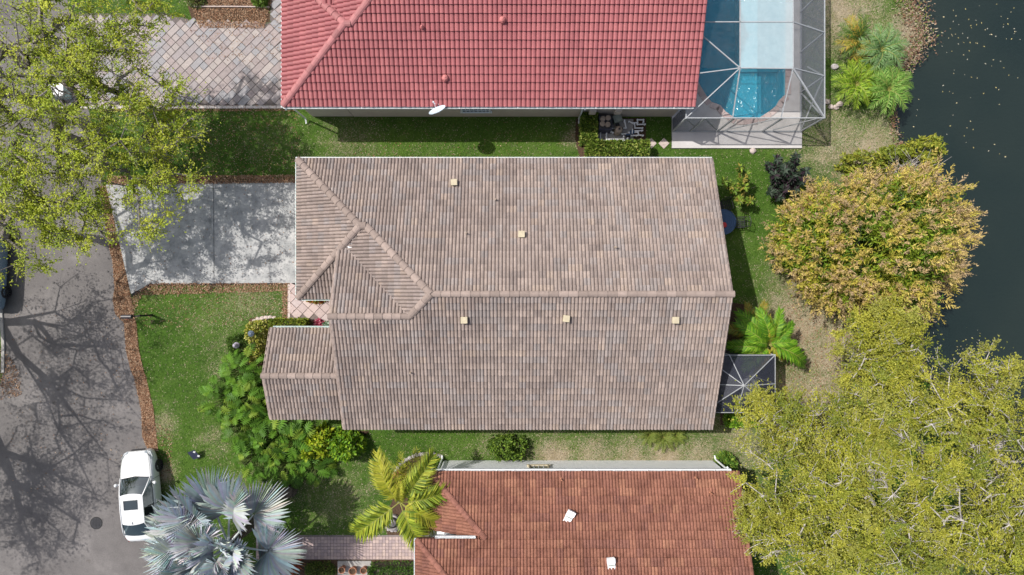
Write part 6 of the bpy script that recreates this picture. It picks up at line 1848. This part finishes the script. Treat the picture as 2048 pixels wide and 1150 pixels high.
ef = lambda cols, s, **k: [pinnate(1.6, 34, .46, .05, .36, cols, s + i, .35, .6, 'leaf', **k) for i in range(2)]
GP = 'palms between the cage and the lake'
palm('dark green stiff palm with some yellow fronds against the cage', 1694, 96, .9, [(70 + 20 * i, 32 + 6 * (i % 2), .85) for i in range(9)] + [(255 + 22 * i, 15, .8, 2) for i in range(4)], ef([(0.05, 0.12, 0.02), (0.08, 0.16, 0.02), (0.12, .2, .03)], 21) + ef([(0.38, 0.27, 0.04), (0.28, 0.28, 0.04)], 23), 6, GP, .1)
palm('silvery green palm nearest the water in the upper row', 1738, 116, .9, [(-70 + 29 * i, 26 + 8 * (i % 2), .9) for i in range(13)], ef([(0.12, 0.24, 0.06), (0.16, 0.29, 0.09), (0.22, 0.34, 0.15)], 25), 7, GP, .1)
palm('bright lime green palm in the lower row by the cage', 1692, 180, .8, [(27 * i, 25 + 8 * (i % 2), .85) for i in range(13)], ef([(0.20, 0.32, 0.02), (0.28, 0.40, 0.03), (0.14, 0.24, 0.02)], 27), 8, GP, .1)
palm('blue green palm nearest the water in the lower row', 1752, 192, .9, [(10 + 27 * i, 25 + 8 * (i % 2), .88) for i in range(13)], ef([(0.12, 0.27, 0.03), (0.18, 0.33, 0.06), (0.24, 0.38, 0.08)], 29), 9, GP, .1)
palm('yellowish small palm in the middle of the lakeside palms', 1738, 160, .4, [(36 * i, 30, .6) for i in range(9)], ef([(0.26, 0.28, 0.06), (0.16, 0.24, 0.05)], 31), 10, GP, .08)
fs_ = ef([(0.16, 0.22, 0.04), (0.22, 0.27, 0.05)], 33)
for px, py, s_, lab in ((1297, 868, .42, 'small sprouting palm under the south eave, western of three'), (1325, 872, .55, 'largest sprouting palm under the south eave, middle of three'), (1350, 869, .4, 'dark small sprouting palm under the south eave, eastern of three')):
    palm(lab, px, py, .12, [(30 + 40 * i, 35, s_) for i in range(9)], fs_, px, 'small palms under the south eave', .05)

# silver fan palm
def fan(R, n, col, seed, fold=.35):
    rg = random.Random(seed); m_ = MB(); pl = 1.75
    pet = [Vector((pl * t, 0, .16 * math.sin(t * math.pi * .6))) for t in np.linspace(0, 1, 6)]
    m_.tube(pet, [.055, .05, .045, .04, .035, .03], 5, col=tuple(c * 1.05 for c in col))
    o = pet[-1]; ar = math.radians(128)
    def pt(a, r, z): 
        x = r * math.cos(a); y = r * math.sin(a)
        return o + Vector((x, y * math.cos(fold), abs(y) * math.sin(fold) + z - .07 * r * r))
    for i in range(n):
        a0 = -ar + 2 * ar * i / n; a1 = -ar + 2 * ar * (i + 1) / n; am = (a0 + a1) / 2
        k = 1 - .28 * (abs(am) / ar) ** 2; rr = R * k * rg.uniform(.94, 1.05); ri = rr * .42
        c = tuple(x * rg.uniform(.85, 1.12) for x in col); dr = rg.uniform(-.32, .10)
        h = .07
        m_.add([pt(am, .05, .0), pt(a0, ri, -h), pt(am, ri, h), pt(a1, ri, -h), pt(a0 * .62 + am * .38, rr * .76, -h + dr * .4), pt(am, rr * .78, h * .6 + dr * .4), pt(a1 * .62 + am * .38, rr * .76, -h + dr * .4), pt(am, rr, dr - .02)],
               [(0, 1, 2), (0, 2, 3), (1, 4, 5, 2), (2, 5, 6, 3), (4, 7, 5), (5, 7, 6)], c)
    return m_.mesh('frond', MAT['silverleaf'])


SVC = [(0.47, 0.525, 0.545), (0.52, 0.57, 0.58), (0.39, 0.45, 0.475), (0.55, 0.585, 0.58)]
fans = [fan(1.62, 54, SVC[i % 4], 50 + i, (.35, .6, .75, .45)[i % 4]) for i in range(6)]
c = W(458, 1088, 3.0); c0 = ((c.x / S) + NX, NY - c.y / S)
bm_fr = [(103, 10, 1.26), (78, 14, 1.2), (128, 14, 1.2), (50, 8, 1.26), (150, 12, 1.2), (172, 4, 1.22), (-4, 6, 1.2), (192, 6, 1.22), (215, 12, 1.15), (240, 16, 1.1), (268, 20, 1.1), (300, 10, 1.12), (330, -4, 1.0), (95, 58, .8), (205, 50, .85), (140, 45, .9), (255, 45, .85), (20, 50, .75), (70, 66, .6), (170, 62, .7), (290, 58, .75), (232, 66, .6), (345, 40, .8)]
palm('large silver blue fan palm between the white car and the brick walk', c0[0], c0[1], 3.0, bm_fr, fans, 77, trunk_r=.26, name='fan_palm', bark='darkbark')
